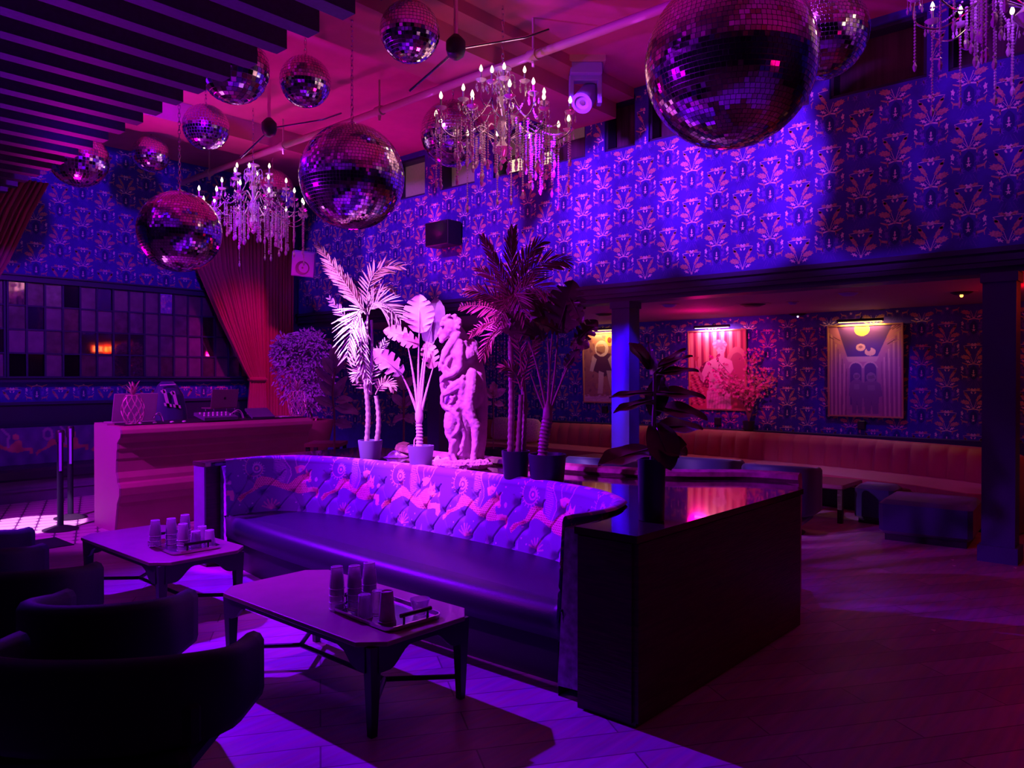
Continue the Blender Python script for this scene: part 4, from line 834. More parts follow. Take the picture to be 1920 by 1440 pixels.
# =================================================================== TUB CHAIRS
def tub_chair(label, c, rot=0.0, m_=M['leather_dull'], group='dark tub armchairs in a row', z0=0.27, z1=0.65, D_=0.72, W_=0.66):
    """opens to +x; c = floor centre"""
    t = thing('tub_armchair', label, 'armchair', c, rot, group); a, w = D_/2, W_/2; P_ = []
    for i in range(5): P_.append((a-i*(a*0.9)/4, -w))
    for i in range(1, 16): an = -PI/2-PI*i/16; P_.append((a*0.1+(a*1.1)*math.cos(an), w*math.sin(an)))
    for i in range(5): P_.append((a*0.1+i*(a*0.9)/4, w))
    path = [Vector((x, y, 0)) for x, y in P_]; rings = []
    for i, p in enumerate(path):
        d = (path[min(i+1, len(path)-1)]-path[max(i-1, 0)]).normalized(); n_ = Vector((-d.y, d.x, 0)) ; n_ = n_ if n_.dot(-p) > 0 else -n_
        u = abs(i/(len(path)-1)-0.5)*2; top = z1-0.085*u*u+0.02*max(0, u-.85)/.15; th = 0.085
        rings.append([(p+n_*o_+Vector((0, 0, z))) for o_, z in ((0.008, z0), (0.0, z0+.03), (0.0, top-0.035), (0.015, top-0.010), (0.042, top), (th-.015, top-0.010), (th, top-0.035), (th, z0+0.03), (th-.01, z0))])
    b = MB(); b.loft(rings); b.build('shell', m_, t, smooth='full', bevel=0)
    b = MB(); b.box((-a*0.65, -w+0.088, z0-.01), (a*0.97, w-0.088, z0+0.15), bev=0.02); b.build('seat_cushion', m_, t)
    b = MB(); b.lathe([(a*.75, 0), (a*.78, .012), (a*.5, .03), (.045, .05), (.04, z0)], n=24); b.build('swivel_base', M['black'], t, smooth=True)
    b = MB(); b.box((-a*.8, -w*.8, z0-.10), (a*.85, w*.8, z0-.009), bev=.03); b.build('seat_frame', m_, t)
    return t
z1c = 0.65
labs = ['dark tub armchair closest to the camera at the bottom corner', 'dark tub armchair second from the camera', 'dark tub armchair third from the camera, beside the farther coffee table', 'dark tub armchair fourth from the camera at the edge of the picture', 'dark tub armchair farthest from the camera, only a corner showing']
for i, (px, t_, lab) in enumerate(zip((470, 345, 165, 62, 38), (2.52, 3.14, 3.68, 4.15, 4.66), labs)):
    w_ = (1.02, .67, .66, .60, .58)[i]; p = at(px, 1200, t=t_+.40)-RT*(w_/2)-FW*0.12; tub_chair(lab, (p.x, p.y, 0), 0.727, D_=0.54, W_=w_, z0=0.33)
for px, py, lab in ((1440, 870, 'round backed blue chair in the alcove beside the island end'), (1308, 864, 'round backed blue chair in the alcove behind the fiddle plant'), (1095, 856, 'round backed blue chair in the alcove behind the black pots')):
    p = at(px, py, z=0.72); tub_chair(lab, (p.x+0.25+(.35 if px == 1308 else 0), p.y+(.25 if px == 1308 else 0), 0), 0.15, M['velvet_blue'], 'blue round backed alcove chairs', 0.20, 0.72, 0.7, 0.74)
# =================================================================== DJ DESK
dk = thing('dj_desk', 'rose coloured moulded DJ desk with rolled front edge', 'desk', (3.20, 8.2, 0))
prof = [(0.12, 0.0), (0.10, 0.10), (0.06, 0.26), (0.055, 0.30), (0.03, 0.335), (0.0, 0.38), (-0.005, 0.46), (0.02, 0.50), (0.045, 0.515), (0.05, 0.56), (0.08, 0.62), (0.075, 0.74), (0.065, 0.76), (0.06, 0.84), (0.045, 0.86), (0.045, 0.92), (0.01, 0.955), (-0.03, 0.98), (-0.045, 1.02), (-0.035, 1.06), (0.0, 1.085), (0.05, 1.095)]
full = prof+[(0.65, 1.095), (0.65, 0.0)]
def xsec(x): return [(x, y, z) for y, z in full]
b = MB(); b.loft([xsec(0.02), xsec(2.28)]); o = b.build('desk_body', M['copper'], dk, bevel=0.006)
b = MB(); b.loft([xsec(0.0), xsec(0.019)]); b.build('end_face', M['copper_lit'], dk)
b = MB(); b.box((0.08, 0.06, 1.095), (2.25, 0.62, 1.105)); b.build('top_inlay', M['black'], dk)
b = MB(); b.box((0.0, 0.30, 1.096), (0.075, 0.64, 1.112)); b.build('lectern_cap', M['copper_lit'], dk)
ZD = 1.105
def laptop(label, px, py, w, h, mt, logo, stand=0.0, rot=0.0):
    p = onY(px, py, 8.62); t = thing('laptop', label, 'laptop', (p.x, p.y, ZD+.001), rot, 'laptops on the DJ desk')
    b = MB(); b.box((-w/2, 0.0, stand), (w/2, 0.22, stand+0.012)); b.build('keyboard_base', mt, t, bevel=0.003)
    b = MB(); b.obox((0, -0.03, stand+0.012+h/2), (1, 0, 0), Vector((0, 1, 0.25)), Vector((0, -0.25, 1)), w/2, 0.004, h/2); b.build('screen_lid', mt, t, bevel=0.003)
    if logo:
        b = MB(); zc = stand+0.012+h/2; P_ = []
        for i in range(24):
            a = 2*PI*i/24; r_0 = 0.016*(1-0.18*abs(math.cos(a))**6*(1 if math.cos(a) > 0.6 else 0))*(1-0.12*(abs(math.sin(a)) > .93)); P_.append((r_0*math.cos(a), r_0*1.08*math.sin(a)))
        vs = [(x, -0.0365-0.0+(-z)*0.25*1.0, zc+z) for x, z in P_]; b.add(vs, [tuple(range(24))])
        vs = [(0.002, -0.0365-.0055, zc+0.02), (0.006, -0.0365-.0068, zc+0.026), (0.009, -0.0365-.0078, zc+0.030), (0.004, -0.0365-.0068, zc+0.028)]; b.add(vs, [(0, 1, 2, 3)]); b.build('lid_emblem', M['black'], t)
    if stand:
        b = MB()
        for sx in (-1, 1): b.tube([(sx*w*.4, -0.02, 0.003), (sx*w*.4, -0.02, stand-.002), (sx*w*.4, 0.18, stand-.003), (sx*w*.4, 0.18, 0.003)], 0.005, 6)
        b.build('laptop_stand', M['chrome'], t)
    return t
laptop('larger silver laptop behind the wire pineapple at the lit end of the DJ desk', 251, 787, 0.46, 0.31, M['laptop'], False)
laptop('open laptop with a dark fruit emblem raised on a wire stand', 419, 783, 0.33, 0.22, M['laptop_dark'], True, 0.12)
p = onY(405, 783, 8.36); t = thing('mixer', 'low DJ mixer with small pale knobs under the raised laptop', 'mixer', (p.x, p.y, ZD+.02))
b = MB(); b.obox((0, 0, 0.03), (1, 0, 0), (0, 1, .2), (0, -.2, 1), 0.2, 0.13, 0.018); b.build('mixer_body', M['cabside'], t)
for i in range(14): b = MB(); x, y = -0.17+0.052*(i % 7), -0.06+0.1*(i//7); b.lathe([(0.011, 0.048), (0.009, 0.068), (0.001, 0.069)], (x, y, y*.2), 10); b.build('knob', M['white'], t)
p = onY(487, 783, 8.45); t = thing('controller', 'slanted controller box with lit violet top beside the red curtain', 'controller', (p.x, p.y, ZD+.001), -0.1)
b = MB(); b.obox((0, 0, 0.055), (1, 0, 0), (0, 1, .45), (0, -.45, 1), 0.14, 0.12, 0.014); b.build('controller_body', M['cabside'], t); b = MB(); b.box((-0.13, -0.02, 0.0), (0.13, 0.09, 0.045)); b.build('wedge', M['black'], t)
p = onY(528, 783, 8.5); t = thing('paper_sheet', 'pale folded paper lying by the farther wire pineapple', 'paper', (p.x, p.y, ZD+.001), 0.2); b = MB(); b.obox((0, 0, .004), (1, 0, 0), (0, 1, 0), (0, 0, 1), 0.09, 0.10, 0.003); b.build('sheet', M['white'], t)
for k, (p0, p1) in enumerate((((288, 780), (306, 765)), ((432, 775), (457, 781)))):
    a = onY(p0[0], p0[1], 8.5); c = onY(p1[0]-6, 768, 8.5); e = onY(p1[0], p1[1], 8.5); b = MB()
    for j in range(2): b.tube(bez(Vector((a.x, a.y+.03*j, ZD+.05)), Vector((c.x, c.y, ZD+.18-.04*j)), Vector((e.x, e.y+.03*j, ZD+.006)), 12), 0.005, 6)
    tag(b.build('cable', M['cable'], smooth=True), ['pale looping cables beside the larger silver laptop', 'pale looping cables beside the laptop with the emblem'][k], 'cable', 'cables on the DJ desk')
for k, px in enumerate((262, 290, 322, 345)):
    p = onY(px, 790, 8.3); b = MB(); b.lathe([(0.02, 0), (0.022, 0.01), (0.012, 0.016), (0.001, 0.017)], n=12); tag(b.build('coaster_light', M['white'], loc=(p.x, p.y, ZD+.001)), ['small pale puck beneath the near wire pineapple on the desk edge', 'small pale puck right of the near wire pineapple', 'small pale puck midway along the desk edge', 'small pale puck before the mixer'][k], 'puck', 'pale pucks on the desk edge')
def pineapple(label, c, h):
    t = thing('wire_pineapple', label, 'ornament', c, 0, 'wire pineapples on the DJ desk'); H = h*0.62; R_ = h*0.23
    b = MB()
    prf = lambda v: R_*(0.35+0.65*math.sin(PI*(0.10+0.80*v))**0.8)
    for sg in (-1, 1):
        for k in range(9): b.tube([(prf(v)*math.cos(2*PI*k/9+sg*v*1.5), prf(v)*math.sin(2*PI*k/9+sg*v*1.5), 0.005+v*H) for v in [i/10 for i in range(11)]], 0.0042, 5)
    for v in (0, 1): b.tube([(prf(v)*math.cos(2*PI*i/16), prf(v)*math.sin(2*PI*i/16), 0.005+v*H) for i in range(17)], 0.0045, 5)
    b.build('wire_body', M['wire'], t, smooth=True)
    for k in range(16):
        a = k*2.4; ring = k/16; L = h*(0.38-0.12*ring) if k > 7 else h*0.22; sp_ = (0.9-0.7*ring)*h*0.35; z0 = 0.005+H*(0.98+0.05*ring)
        P0 = Vector((0, 0, z0)); P2 = Vector((sp_*math.cos(a), sp_*math.sin(a), z0+L)); pts = bez(P0, Vector((sp_*.35*math.cos(a), sp_*.35*math.sin(a), z0+L*.7)), P2, 6)
        s_ = Vector((-math.sin(a), math.cos(a), 0)); m_ = MB(); wv = [0.007, 0.012, 0.011, 0.009, 0.006, 0.001]
        m_.add([p_+s_*w_ for p_, w_ in zip(pts, wv)]+[p_-s_*w_ for p_, w_ in zip(pts, wv)], [(i, i+1, 7+i, 6+i) for i in range(5)]); m_.build('crown_leaf', M['wire'], t)
    return t
p = onY(249, 793, 8.34); pineapple('wire pineapple standing before the larger silver laptop', (p.x, p.y, ZD+.001), 0.48)
p = onY(557, 783, 8.45); pineapple('wire pineapple at the far end of the DJ desk before the violet tree', (p.x, p.y, ZD+.001), 0.50)
# jersey on a chair behind the desk
p = onY(313, 720, 9.5); t = thing('draped_jersey', 'dark sports jersey numbered 11 hung over a tall chair behind the desk', 'jersey', (p.x, p.y, 0))
b = MB(); rings = []
for z, w_, d_ in ((0.55, .21, .14), (0.9, .21, .15), (1.2, .205, .14), (1.38, .18, .11), (1.50, .12, .07), (1.545, .07, .04)):
    sh = (1.545-z)*0.08; rings.append([(math.cos(2*PI*k/24)*w_*(1+.03*math.sin(5*k))+sh, math.sin(2*PI*k/24)*d_*(1+.05*math.sin(3*k+z*9)), z) for k in range(24)])
b.loft(rings); b.build('jersey', M['velvet_blue'], t, smooth='full')
b = MB(); b.tube([(-0.14, 0.02, 0), (-0.14, .02, 0.6)], .02); b.tube([(0.14, .02, 0), (0.14, .02, 0.6)], .02); b.build('chair_frame', M['black'], t)
A4 = Matrix(((1, -0.25, 0, -0.10), (0.25*0, 0.0, -1, -0.145), (-0.18, 1, 0, 1.25), (0, 0, 0, 1)))
letters('11', 0.21, 0.10, 0.038, 0.012, 0.006, A4).build('number', M['white'], t)
b = MB(); b.tube([(-0.13, -0.1, 1.50), (0.06, -0.10, 1.51)], 0.008, 6); b.build('collar_trim', M['white'], t)
# retractable barrier posts
for px, py, lab in ((112, 994, 'black retractable barrier post, the nearer of two before the DJ desk'), (131, 972, 'black retractable barrier post standing just behind the nearer one')):
    p = at(px, py, z=0); t = thing('barrier_post', lab, 'barrier post', p, 0, 'barrier posts by the DJ desk')
    b = MB(); b.lathe([(0.17, 0.0), (0.17, 0.012), (0.10, 0.035), (0.04, 0.05), (0.001, 0.051)], n=28); b.build('base', M['black'], t, smooth=True)
    b = MB(); b.tube([(0, 0, .04), (0, 0, 0.92)], 0.03, 16); b.build('pole', M['leather_dull'], t, smooth=True)
    b = MB(); b.lathe([(0.04, 0.92), (0.042, 0.94), (0.042, 1.03), (0.035, 1.045), (0.001, 1.046)], n=20); b.build('cassette', M['black'], t, smooth=True)
    b = MB(); d_ = -FW*0.8+RT*0.5; d_.normalize(); b.obox(d_*0.038+Vector((0, 0, 0.82)), d_.cross(Vector((0, 0, 1))), d_, (0, 0, 1), 0.012, 0.005, 0.20); b.build('belt', M['speaker'], t)
# dark mat
b = MB(); b.box((-1.2, -0.25, 0), (1.2, 0.25, 0.008)); tag(b.build('floor_mat', M['leather_dull'], loc=(1.5, 8.22, 0)), 'dark mat on the floor before the bright mosaic tiles', 'mat')
# =================================================================== FAR BENCH
bt = thing('wall_bench', 'long dark bench with faded leopard print back along the far wall under the tiled mirror', 'bench', (2.5, 11.5, 0))
nw, nh = 520, 50; LB = 7.4; c5 = Canvas(nw, nh, LB, 0.5, (0.12, 0.035, 0.30)); r_ = random.Random(5)
for k in range(11):
    x0 = k*0.70; f5 = lambda u, v: (x0+u*0.68, v*0.5); c5.poly([f5(*p_) for p_ in LEO], (0.55, 0.13, 0.16)); c5.line([f5(.47, 1.0), f5(.58, .8), f5(.56, .5)], 0.03, (.4, .15, .5)); c5.ell(*f5(.24, .8), .07, .09, (.4, .12, .45)); c5.ell(*f5(.24, .8), .04, .05, (0.12, 0.035, 0.30)); c5.ell(*f5(.70, .76), .04, .04, (.6, .15, .2))
Hh, Ss = np.meshgrid(np.linspace(0, 0.5, nh), np.linspace(0, LB, nw), indexing='ij')
grid_mesh('backrest', np.stack([Ss-3.9, 0.20+0.16*Hh+0.015*np.cos(Ss*30)*np.cos(Hh*20), 0.42+Hh], -1), c5.c, M['print_cloth'], bt)
b = MB(); b.box((-3.9, 0.33, 0.05), (3.5, 0.42, 0.94)); b.build('back_board', M['paint_dark'], bt)
b = MB(); b.box((-3.9, -0.42, 0.28), (3.5, 0.30, 0.43), bev=0.03); b.build('seat_cushion', M['leather'], bt)
b = MB(); b.box((-3.9, -0.34, 0.0), (3.5, 0.30, 0.28)); b.box((-3.9, -0.36, 0.14), (3.5, -0.34, 0.17)); b.build('base', M['cabside'], bt)
# =================================================================== ALCOVE
bq = thing('banquette', 'long red channel tufted banquette along the back wall under the pictures', 'banquette', (10.6, 5.0, 0))
bp = catmull([(9.15, 1.52, 0), (9.50, 1.50, 0), (9.95, 1.75, 0), (10.25, 2.4, 0), (10.55, 3.6, 0), (10.75, 5.2, 0), (10.85, 7.0, 0), (10.9, 9.0, 0), (10.9, 11.6, 0)], 18)
cumb = [0]
for i in range(len(bp)-1): cumb.append(cumb[-1]+(bp[i+1]-bp[i]).length)
b = MB(); rings = []; n_s = int(cumb[-1]/0.019)
for k in range(n_s+1):
    s_ = cumb[-1]*k/n_s; i = min(max(int(np.searchsorted(cumb, s_))-1, 0), len(bp)-2); g = (s_-cumb[i])/(cumb[i+1]-cumb[i]); p = bp[i]*(1-g)+bp[i+1]*g; n_ = out_n(bp, i)
    ch = 0.05*abs(math.sin(PI*s_/0.23))**0.45; q_ = p-Vector((10.6, 5.0, 0)); pr = []
    for o_, z in ((-ch*.6, 0.36), (-ch+.02, 0.50), (-ch+.05, 0.68), (-ch*.6+.08, 0.76), (0.13, 0.795), (0.19, 0.77), (0.20, 0.70), (0.20, 0.02), (0.02, 0.02)): pr.append((q_.x+n_.x*o_, q_.y+n_.y*o_, z))
    rings.append(pr)
b.loft(rings); b.build('channel_backrest', M['velvet_red'], bq, smooth='full')
b = MB(); inn = [(p.x-10.6+out_n(bp, i).x*.05, p.y-5.0+out_n(bp, i).y*.05) for i, p in enumerate(bp)]; frn = [(-1.55, -3.25), (-1.25, -2.7), (-0.95, -1.6), (-0.70, 0.0), (-0.5, 2.0), (-0.45, 4.0), (-0.45, 6.6)]
b.prism(inn+frn[::-1], 0.28, 0.40); b.build('seat', M['velvet_red'], bq, bevel=0.02)
b = MB(); b.prism(inn+[(x+.06, y+.0) for x, y in frn[::-1]], 0.0, 0.28); b.build('plinth', M['black'], bq)
# low tables and bench ottoman
def low_table(label, c, sx, sy, h, rot=0):
    t = thing('low_table', label, 'table', c, rot, 'low alcove tables'); b = MB(); b.box((-sx, -sy, h-.05), (sx, sy, h), bev=0.01); b.build('tabletop', M['tabletop'], t)
    for x in (-1, 1):
        for y in (-1, 1): b = MB(); b.box((x*(sx-.04)-.025, y*(sy-.04)-.025, 0), (x*(sx-.04)+.025, y*(sy-.04)+.025, h-.048)); b.build('leg', M['wood'], t)
    return t
p = at(1585, 984, z=0); low_table('low red topped table in the alcove before the channel banquette', (p.x+0.33, p.y+0.62, 0), 0.33, 0.60, 0.42)
p = at(1075, 905, z=0.42); low_table('low table in the alcove behind the black pots', (9.4, 6.4, 0), 0.33, 0.55, 0.42)
t = thing('ottoman', 'dark blue upholstered ottoman bench beside the open end column', 'ottoman', (8.45, 1.95, 0), 0.08)
b = MB(); b.box((-0.38, -0.40, 0.06), (0.38, 0.40, 0.40), bev=0.04); b.build('upholstered_block', M['velvet_blue'], t, smooth=True); b = MB(); b.box((-0.33, -.35, 0), (.33, .35, .07)); b.build('plinth', M['black'], t)
t = thing('ottoman', 'small dark cube ottoman between the low red table and the ottoman bench', 'ottoman', (9.02, 2.60, 0), 0.0)
b = MB(); b.box((-0.2, -0.2, 0.04), (0.2, 0.2, 0.42), bev=0.04); b.build('upholstered_block', M['velvet_blue'], t, smooth=True); b = MB(); b.box((-0.16, -.16, 0), (.16, .16, .05)); b.build('plinth', M['black'], t)
for px, lab in ((945, 'fluffy pale cushion on the banquette, the one nearer the statue'), (995, 'fluffy pale cushion on the banquette, partly behind the ringed trunks')):
    p = onX(px, 812, 10.62); t_ = MB()
    n1 = 12; rings = []
    for i in range(n1+1):
        v = i/n1*2-1; row = []
        for k in range(20):
            a = 2*PI*k/20; sq = 0.24/max(abs(math.cos(a)), abs(math.sin(a)))**0.75; rr = sq*math.sqrt(max(0.0, 1-abs(v)**3))+0.001; row.append((v*0.09, rr*math.cos(a), rr*math.sin(a)*0.92))
        rings.append(row)
    t_.loft(rings); o = t_.build('cushion', M['cushion'], loc=(p.x-.05, p.y, 0.635), smooth='full'); o.rotation_euler = (0, 0.18, 0.1); tag(o, lab, 'cushion', 'pale cushions on the banquette')
# ceiling discs under the soffit
for px, py, r_d, mt_, lab in ((1255, 571, .10, 'speaker', 'small pale disc in the alcove ceiling next to the bright blue column'), (1411, 570, .17, 'black', 'large dark ceiling disc with a pale rim before the middle picture'), (1486, 566, .06, 'speaker', 'small lilac smoke detector on the alcove ceiling'), (1496, 588, .14, 'black', 'dark ceiling fitting with a bright point near the back wall'), (1590, 549, .11, 'speaker', 'pale violet disc high on the alcove ceiling'), (1656, 580, .10, 'black', 'slim dark disc over the corridor picture'), (1802, 547, .12, 'black', 'dark ceiling fitting with a red glint near the open end column'), (1133, 588, .14, 'black', 'dark ceiling fitting over the first astronaut picture')):
    p = at(px, py, z=ZA); t = thing('ceiling_disc', lab, 'ceiling fitting', (p.x, p.y, ZA)); b = MB(); b.lathe([(r_d*.3, -.035), (r_d*.55, -.034), (r_d*.9, -.012), (r_d, 0)], n=24); b.build('cover', M[mt_], t, smooth=True)
    b = MB(); b.lathe([(r_d*1.02, -.006), (r_d*1.3, -.004), (r_d*1.3, 0)], n=24); b.build('rim', M['ceil_low'], t)
    if py in (588, 547) and px > 1200: b = MB(); b.ball((0, 0, -.045), .018, 8, 6); b.build('lens', M['lensglow'] if px < 1600 else M['exitred'], t)
# ---- pictures
def art_astronaut(cv, W_, H_):
    rr = random.Random(2)
    for k in range(130): cv.ell(rr.random()*W_, rr.random()*H_, .02+.05*rr.random(), .01+.03*rr.random(), [(.45, .16, .16), (.22, .05, .14), (.62, .28, .18), (.34, .12, .22)][k % 4], rr.random()*3, .6)
    L = (.85, .62, .62); Dk = (.12, .03, .10); c = W_*0.42
    cv.ell(W_*.6, H_*.90, .10, .12, (.9, .55, .15)); cv.ell(W_*.6, H_*.90, .05, .06, (.25, .05, .05))
    cv.poly([(c-.20, .62), (c-.18, .95), (c+.20, .96), (c+.24, .60), (c+.05, .50)], Dk); cv.poly([(c-.22, .93), (c-.30, .62), (c-.22, .60), (c-.12, .85)], L, .8); cv.poly([(c+.22, .93), (c+.34, .70), (c+.24, .60), (c+.14, .85)], L, .8)
    cv.poly([(c-.08, .62), (c-.10, .30), (c-.12, .16), (c, .16), (c+.02, .34), (c+.04, .58)], L, .8); cv.poly([(c+.10, .62), (c+.16, .36), (c+.20, .22), (c+.30, .22), (c+.27, .40), (c+.24, .62)], L, .7)
    cv.ell(c, 1.06, .16, .16, L); cv.poly([(c-.13, 1.10), (c-.08, 1.15), (c+.04, 1.15), (c+.09, 1.08), (c+.07, .98), (c-.03, .94), (c-.11, .98)], (.42, .20, .16)); cv.poly([(c-.13, 1.10), (c-.08, 1.15), (c+.04, 1.15), (c+.06, 1.11), (c-.06, 1.10)], (.66, .38, .28)); cv.poly([(c-.13, 1.02), (c-.11, .98), (c-.03, .94), (c+.04, .97), (c-.04, 1.0)], (.22, .06, .08)); cv.poly([(0, 0), (W_, 0), (W_, .13), (0, .10)], (.72, .35, .62))
    for k in range(60): cv.ell(rr.random()*W_, rr.random()*.14, .03, .008, (.85, .5, .75))
def art_figure(cv, W_, H_):
    cv.put(cv.y > -1, (.70, .10, .16))
    for k in range(7): x = W_*(.02+.14*k); cv.poly([(x, H_*.45), (x+.06, H_*.45), (x+.06, H_), (x, H_)], (.85, .32, .30)); cv.poly([(x+.07, H_*.5), (x+.11, H_*.5), (x+.11, H_), (x+.07, H_)], (.40, .02, .10))
    cv.ell(W_*.86, H_*.5, .22, .40, (.75, .25, .30)); cv.ell(W_*.86, H_*.5, .15, .30, (.55, .1, .2))
    for k in range(60): cv.ell(W_*(.02+.25*((k*37) % 19)/19), H_*(.05+.4*((k*53) % 23)/23), .022, .016, (.85, .3, .35) if k % 2 else (.25, .0, .08))
    cv.ell(W_*.36, H_*.44, .20, .24, (.22, 0, .08))
    for k in range(40): cv.ell(W_*(.22+.3*((k*29) % 17)/17), H_*(.30+.3*((k*31) % 13)/13), .02, .016, (.6, .08, .2))
    B_ = (.95, .45, .62); Sd = (.70, .20, .38); c = W_*.54
    cv.poly([(c-.25, 0), (c-.24, .30), (c-.15, .42), (c+.14, .46), (c+.20, .35), (c+.22, 0)], B_)
    cv.poly([(c-.20, .36), (c-.20, .62), (c-.26, .74), (c-.24, .82), (c-.10, .88), (c-.02, .90), (c-.03, 1.0), (c+.10, 1.0), (c+.10, .90), (c+.24, .84), (c+.27, .70), (c+.20, .60), (c+.16, .40)], B_)
    cv.poly([(c-.24, .82), (c-.32, .66), (c-.36, .52), (c-.30, .46), (c-.24, .56), (c-.18, .70)], B_); cv.poly([(c-.36, .54), (c-.46, .72), (c-.42, .76), (c-.30, .56), (c-.31, .47)], Sd)
    cv.poly([(c-.50, .92), (c-.38, .92), (c-.42, .84), (c-.43, .76), (c-.45, .76), (c-.46, .84)], (.6, .06, .12)); cv.line([(c-.44, .84), (c-.44, .74)], .01, (.9, .5, .6))
    cv.ell(c+.04, 1.06, .085, .11, B_); cv.ell(c+.0, 1.14, .12, .07, Sd)
    for k in range(22): a = k*.42; cv.ell(c+.02+.11*math.cos(a), 1.12+.065*math.sin(a), .028, .022, (.88, .40, .58) if k % 2 else Sd)
    cv.ell(c+.075, 1.07, .012, .008, Sd); cv.ell(c+.03, 1.07, .012, .008, Sd); cv.line([(c+.055, 1.07), (c+.065, 1.03)], .008, Sd); cv.line([(c+.04, 1.0), (c+.075, 1.0)], .008, Sd)
    cv.line([(c-.01, .86), (c, .60)], .012, Sd, .8); cv.line([(c-.18, .74), (c-.02, .70)], .010, Sd, .7); cv.line([(c+.02, .70), (c+.18, .74)], .010, Sd, .7)
    for k in range(9): cv.line([(c-.22+.01*k, .36-.035*k), (c+.05, .40-.03*k), (c+.19, .42-.045*k)], .011, Sd if k % 2 else (.98, .55, .7))
    for k in range(7): cv.line([(c-.16+.05*k, .28), (c-.21+.055*k, 0)], .010, Sd)
def art_corridor(cv, W_, H_):
    cv.put(cv.y > -1, (.50, .16, .36)); cv.poly([(.12*W_, H_), (.26*W_, .66*H_), (.68*W_, .66*H_), (.88*W_, H_)], (.10, .03, .28))
    cv.ell(W_*.47, H_*.96, .11, .10, (.90, .50, .15))
    for k in range(9): cv.line([(.01*W_+.028*W_*k, 0), (.01*W_+.03*W_*k, (1-.06*k+.04)*H_*.93)], .016, (.72, .36, .42) if k % 2 else (.30, .08, .24)); cv.line([(W_-.01*W_-.03*W_*k, 0), (W_-.01*W_-.032*W_*k, (1-.05*k+.04)*H_*.93)], .016, (.72, .36, .48) if k % 2 else (.36, .1, .3))
    rr = random.Random(4)
    for k in range(26): x, y = rr.random()*W_, H_*(.78+.2*rr.random()); s_ = 1 if x < W_/2 else -1; cv.line([(x, y), (x-s_*.10, y+.06)], .012, (.14, .03, .10) if k % 3 else (.55, .25, .25)) if abs(x-W_/2) > .28 else None
    cv.poly([(.24*W_, .66*H_), (.70*W_, .66*H_), (.66*W_, .60*H_), (.28*W_, .60*H_)], (.62, .30, .42))
    for ax_ in (.38, .58):
        cv.ell(ax_*W_, .53*H_, .105, .10, (.66, .33, .46)); cv.poly([(ax_*W_-.105, .53*H_), (ax_*W_+.105, .53*H_), (ax_*W_+.105, .1*H_), (ax_*W_-.105, .1*H_)], (.42, .16, .36)); cv.ell(ax_*W_, .525*H_, .085, .085, (.14, .04, .26)); cv.poly([(ax_*W_-.085, .525*H_), (ax_*W_+.085, .525*H_), (ax_*W_+.085, .12*H_), (ax_*W_-.085, .12*H_)], (.14, .04, .26))
    cv.ell(.45*W_, .76*H_, .07, .055, (.78, .42, .36)); cv.ell(.45*W_, .765*H_, .03, .02, (.4, .15, .2)); cv.ell(.58*W_, .71*H_, .08, .06, (.78, .42, .36)); cv.ell(.56*W_, .74*H_, .03, .03, (.10, .03, .28))
    for (cx_, s_, hy_) in ((.39, .8, .44), (.59, 1.1, .43)):
        c = cx_*W_; hh_ = hy_*H_; G1 = (.34, .15, .36); G2 = (.27, .10, .31)
        cv.poly([(c-.05*s_, hh_-.05), (c-.12*s_, hh_-.10), (c-.15*s_, hh_-.30), (c-.10*s_, hh_-.32), (c-.08*s_, .03), (c-.01, .03), (c, hh_-.36), (c+.02, .03), (c+.09*s_, .03), (c+.10*s_, hh_-.3), (c+.15*s_, hh_-.28), (c+.12*s_, hh_-.10), (c+.05*s_, hh_-.05)], G2)
        cv.ell(c, hh_, .062*s_, .065*s_, G1); cv.poly([(c-.045*s_, hh_+.02), (c+.04*s_, hh_+.03), (c+.05*s_, hh_-.02), (c-.04*s_, hh_-.03)], (.22, .09, .26)); cv.poly([(c-.05*s_, hh_-.12), (c+.05*s_, hh_-.12), (c+.045*s_, hh_-.2), (c-.045*s_, hh_-.2)], G1)
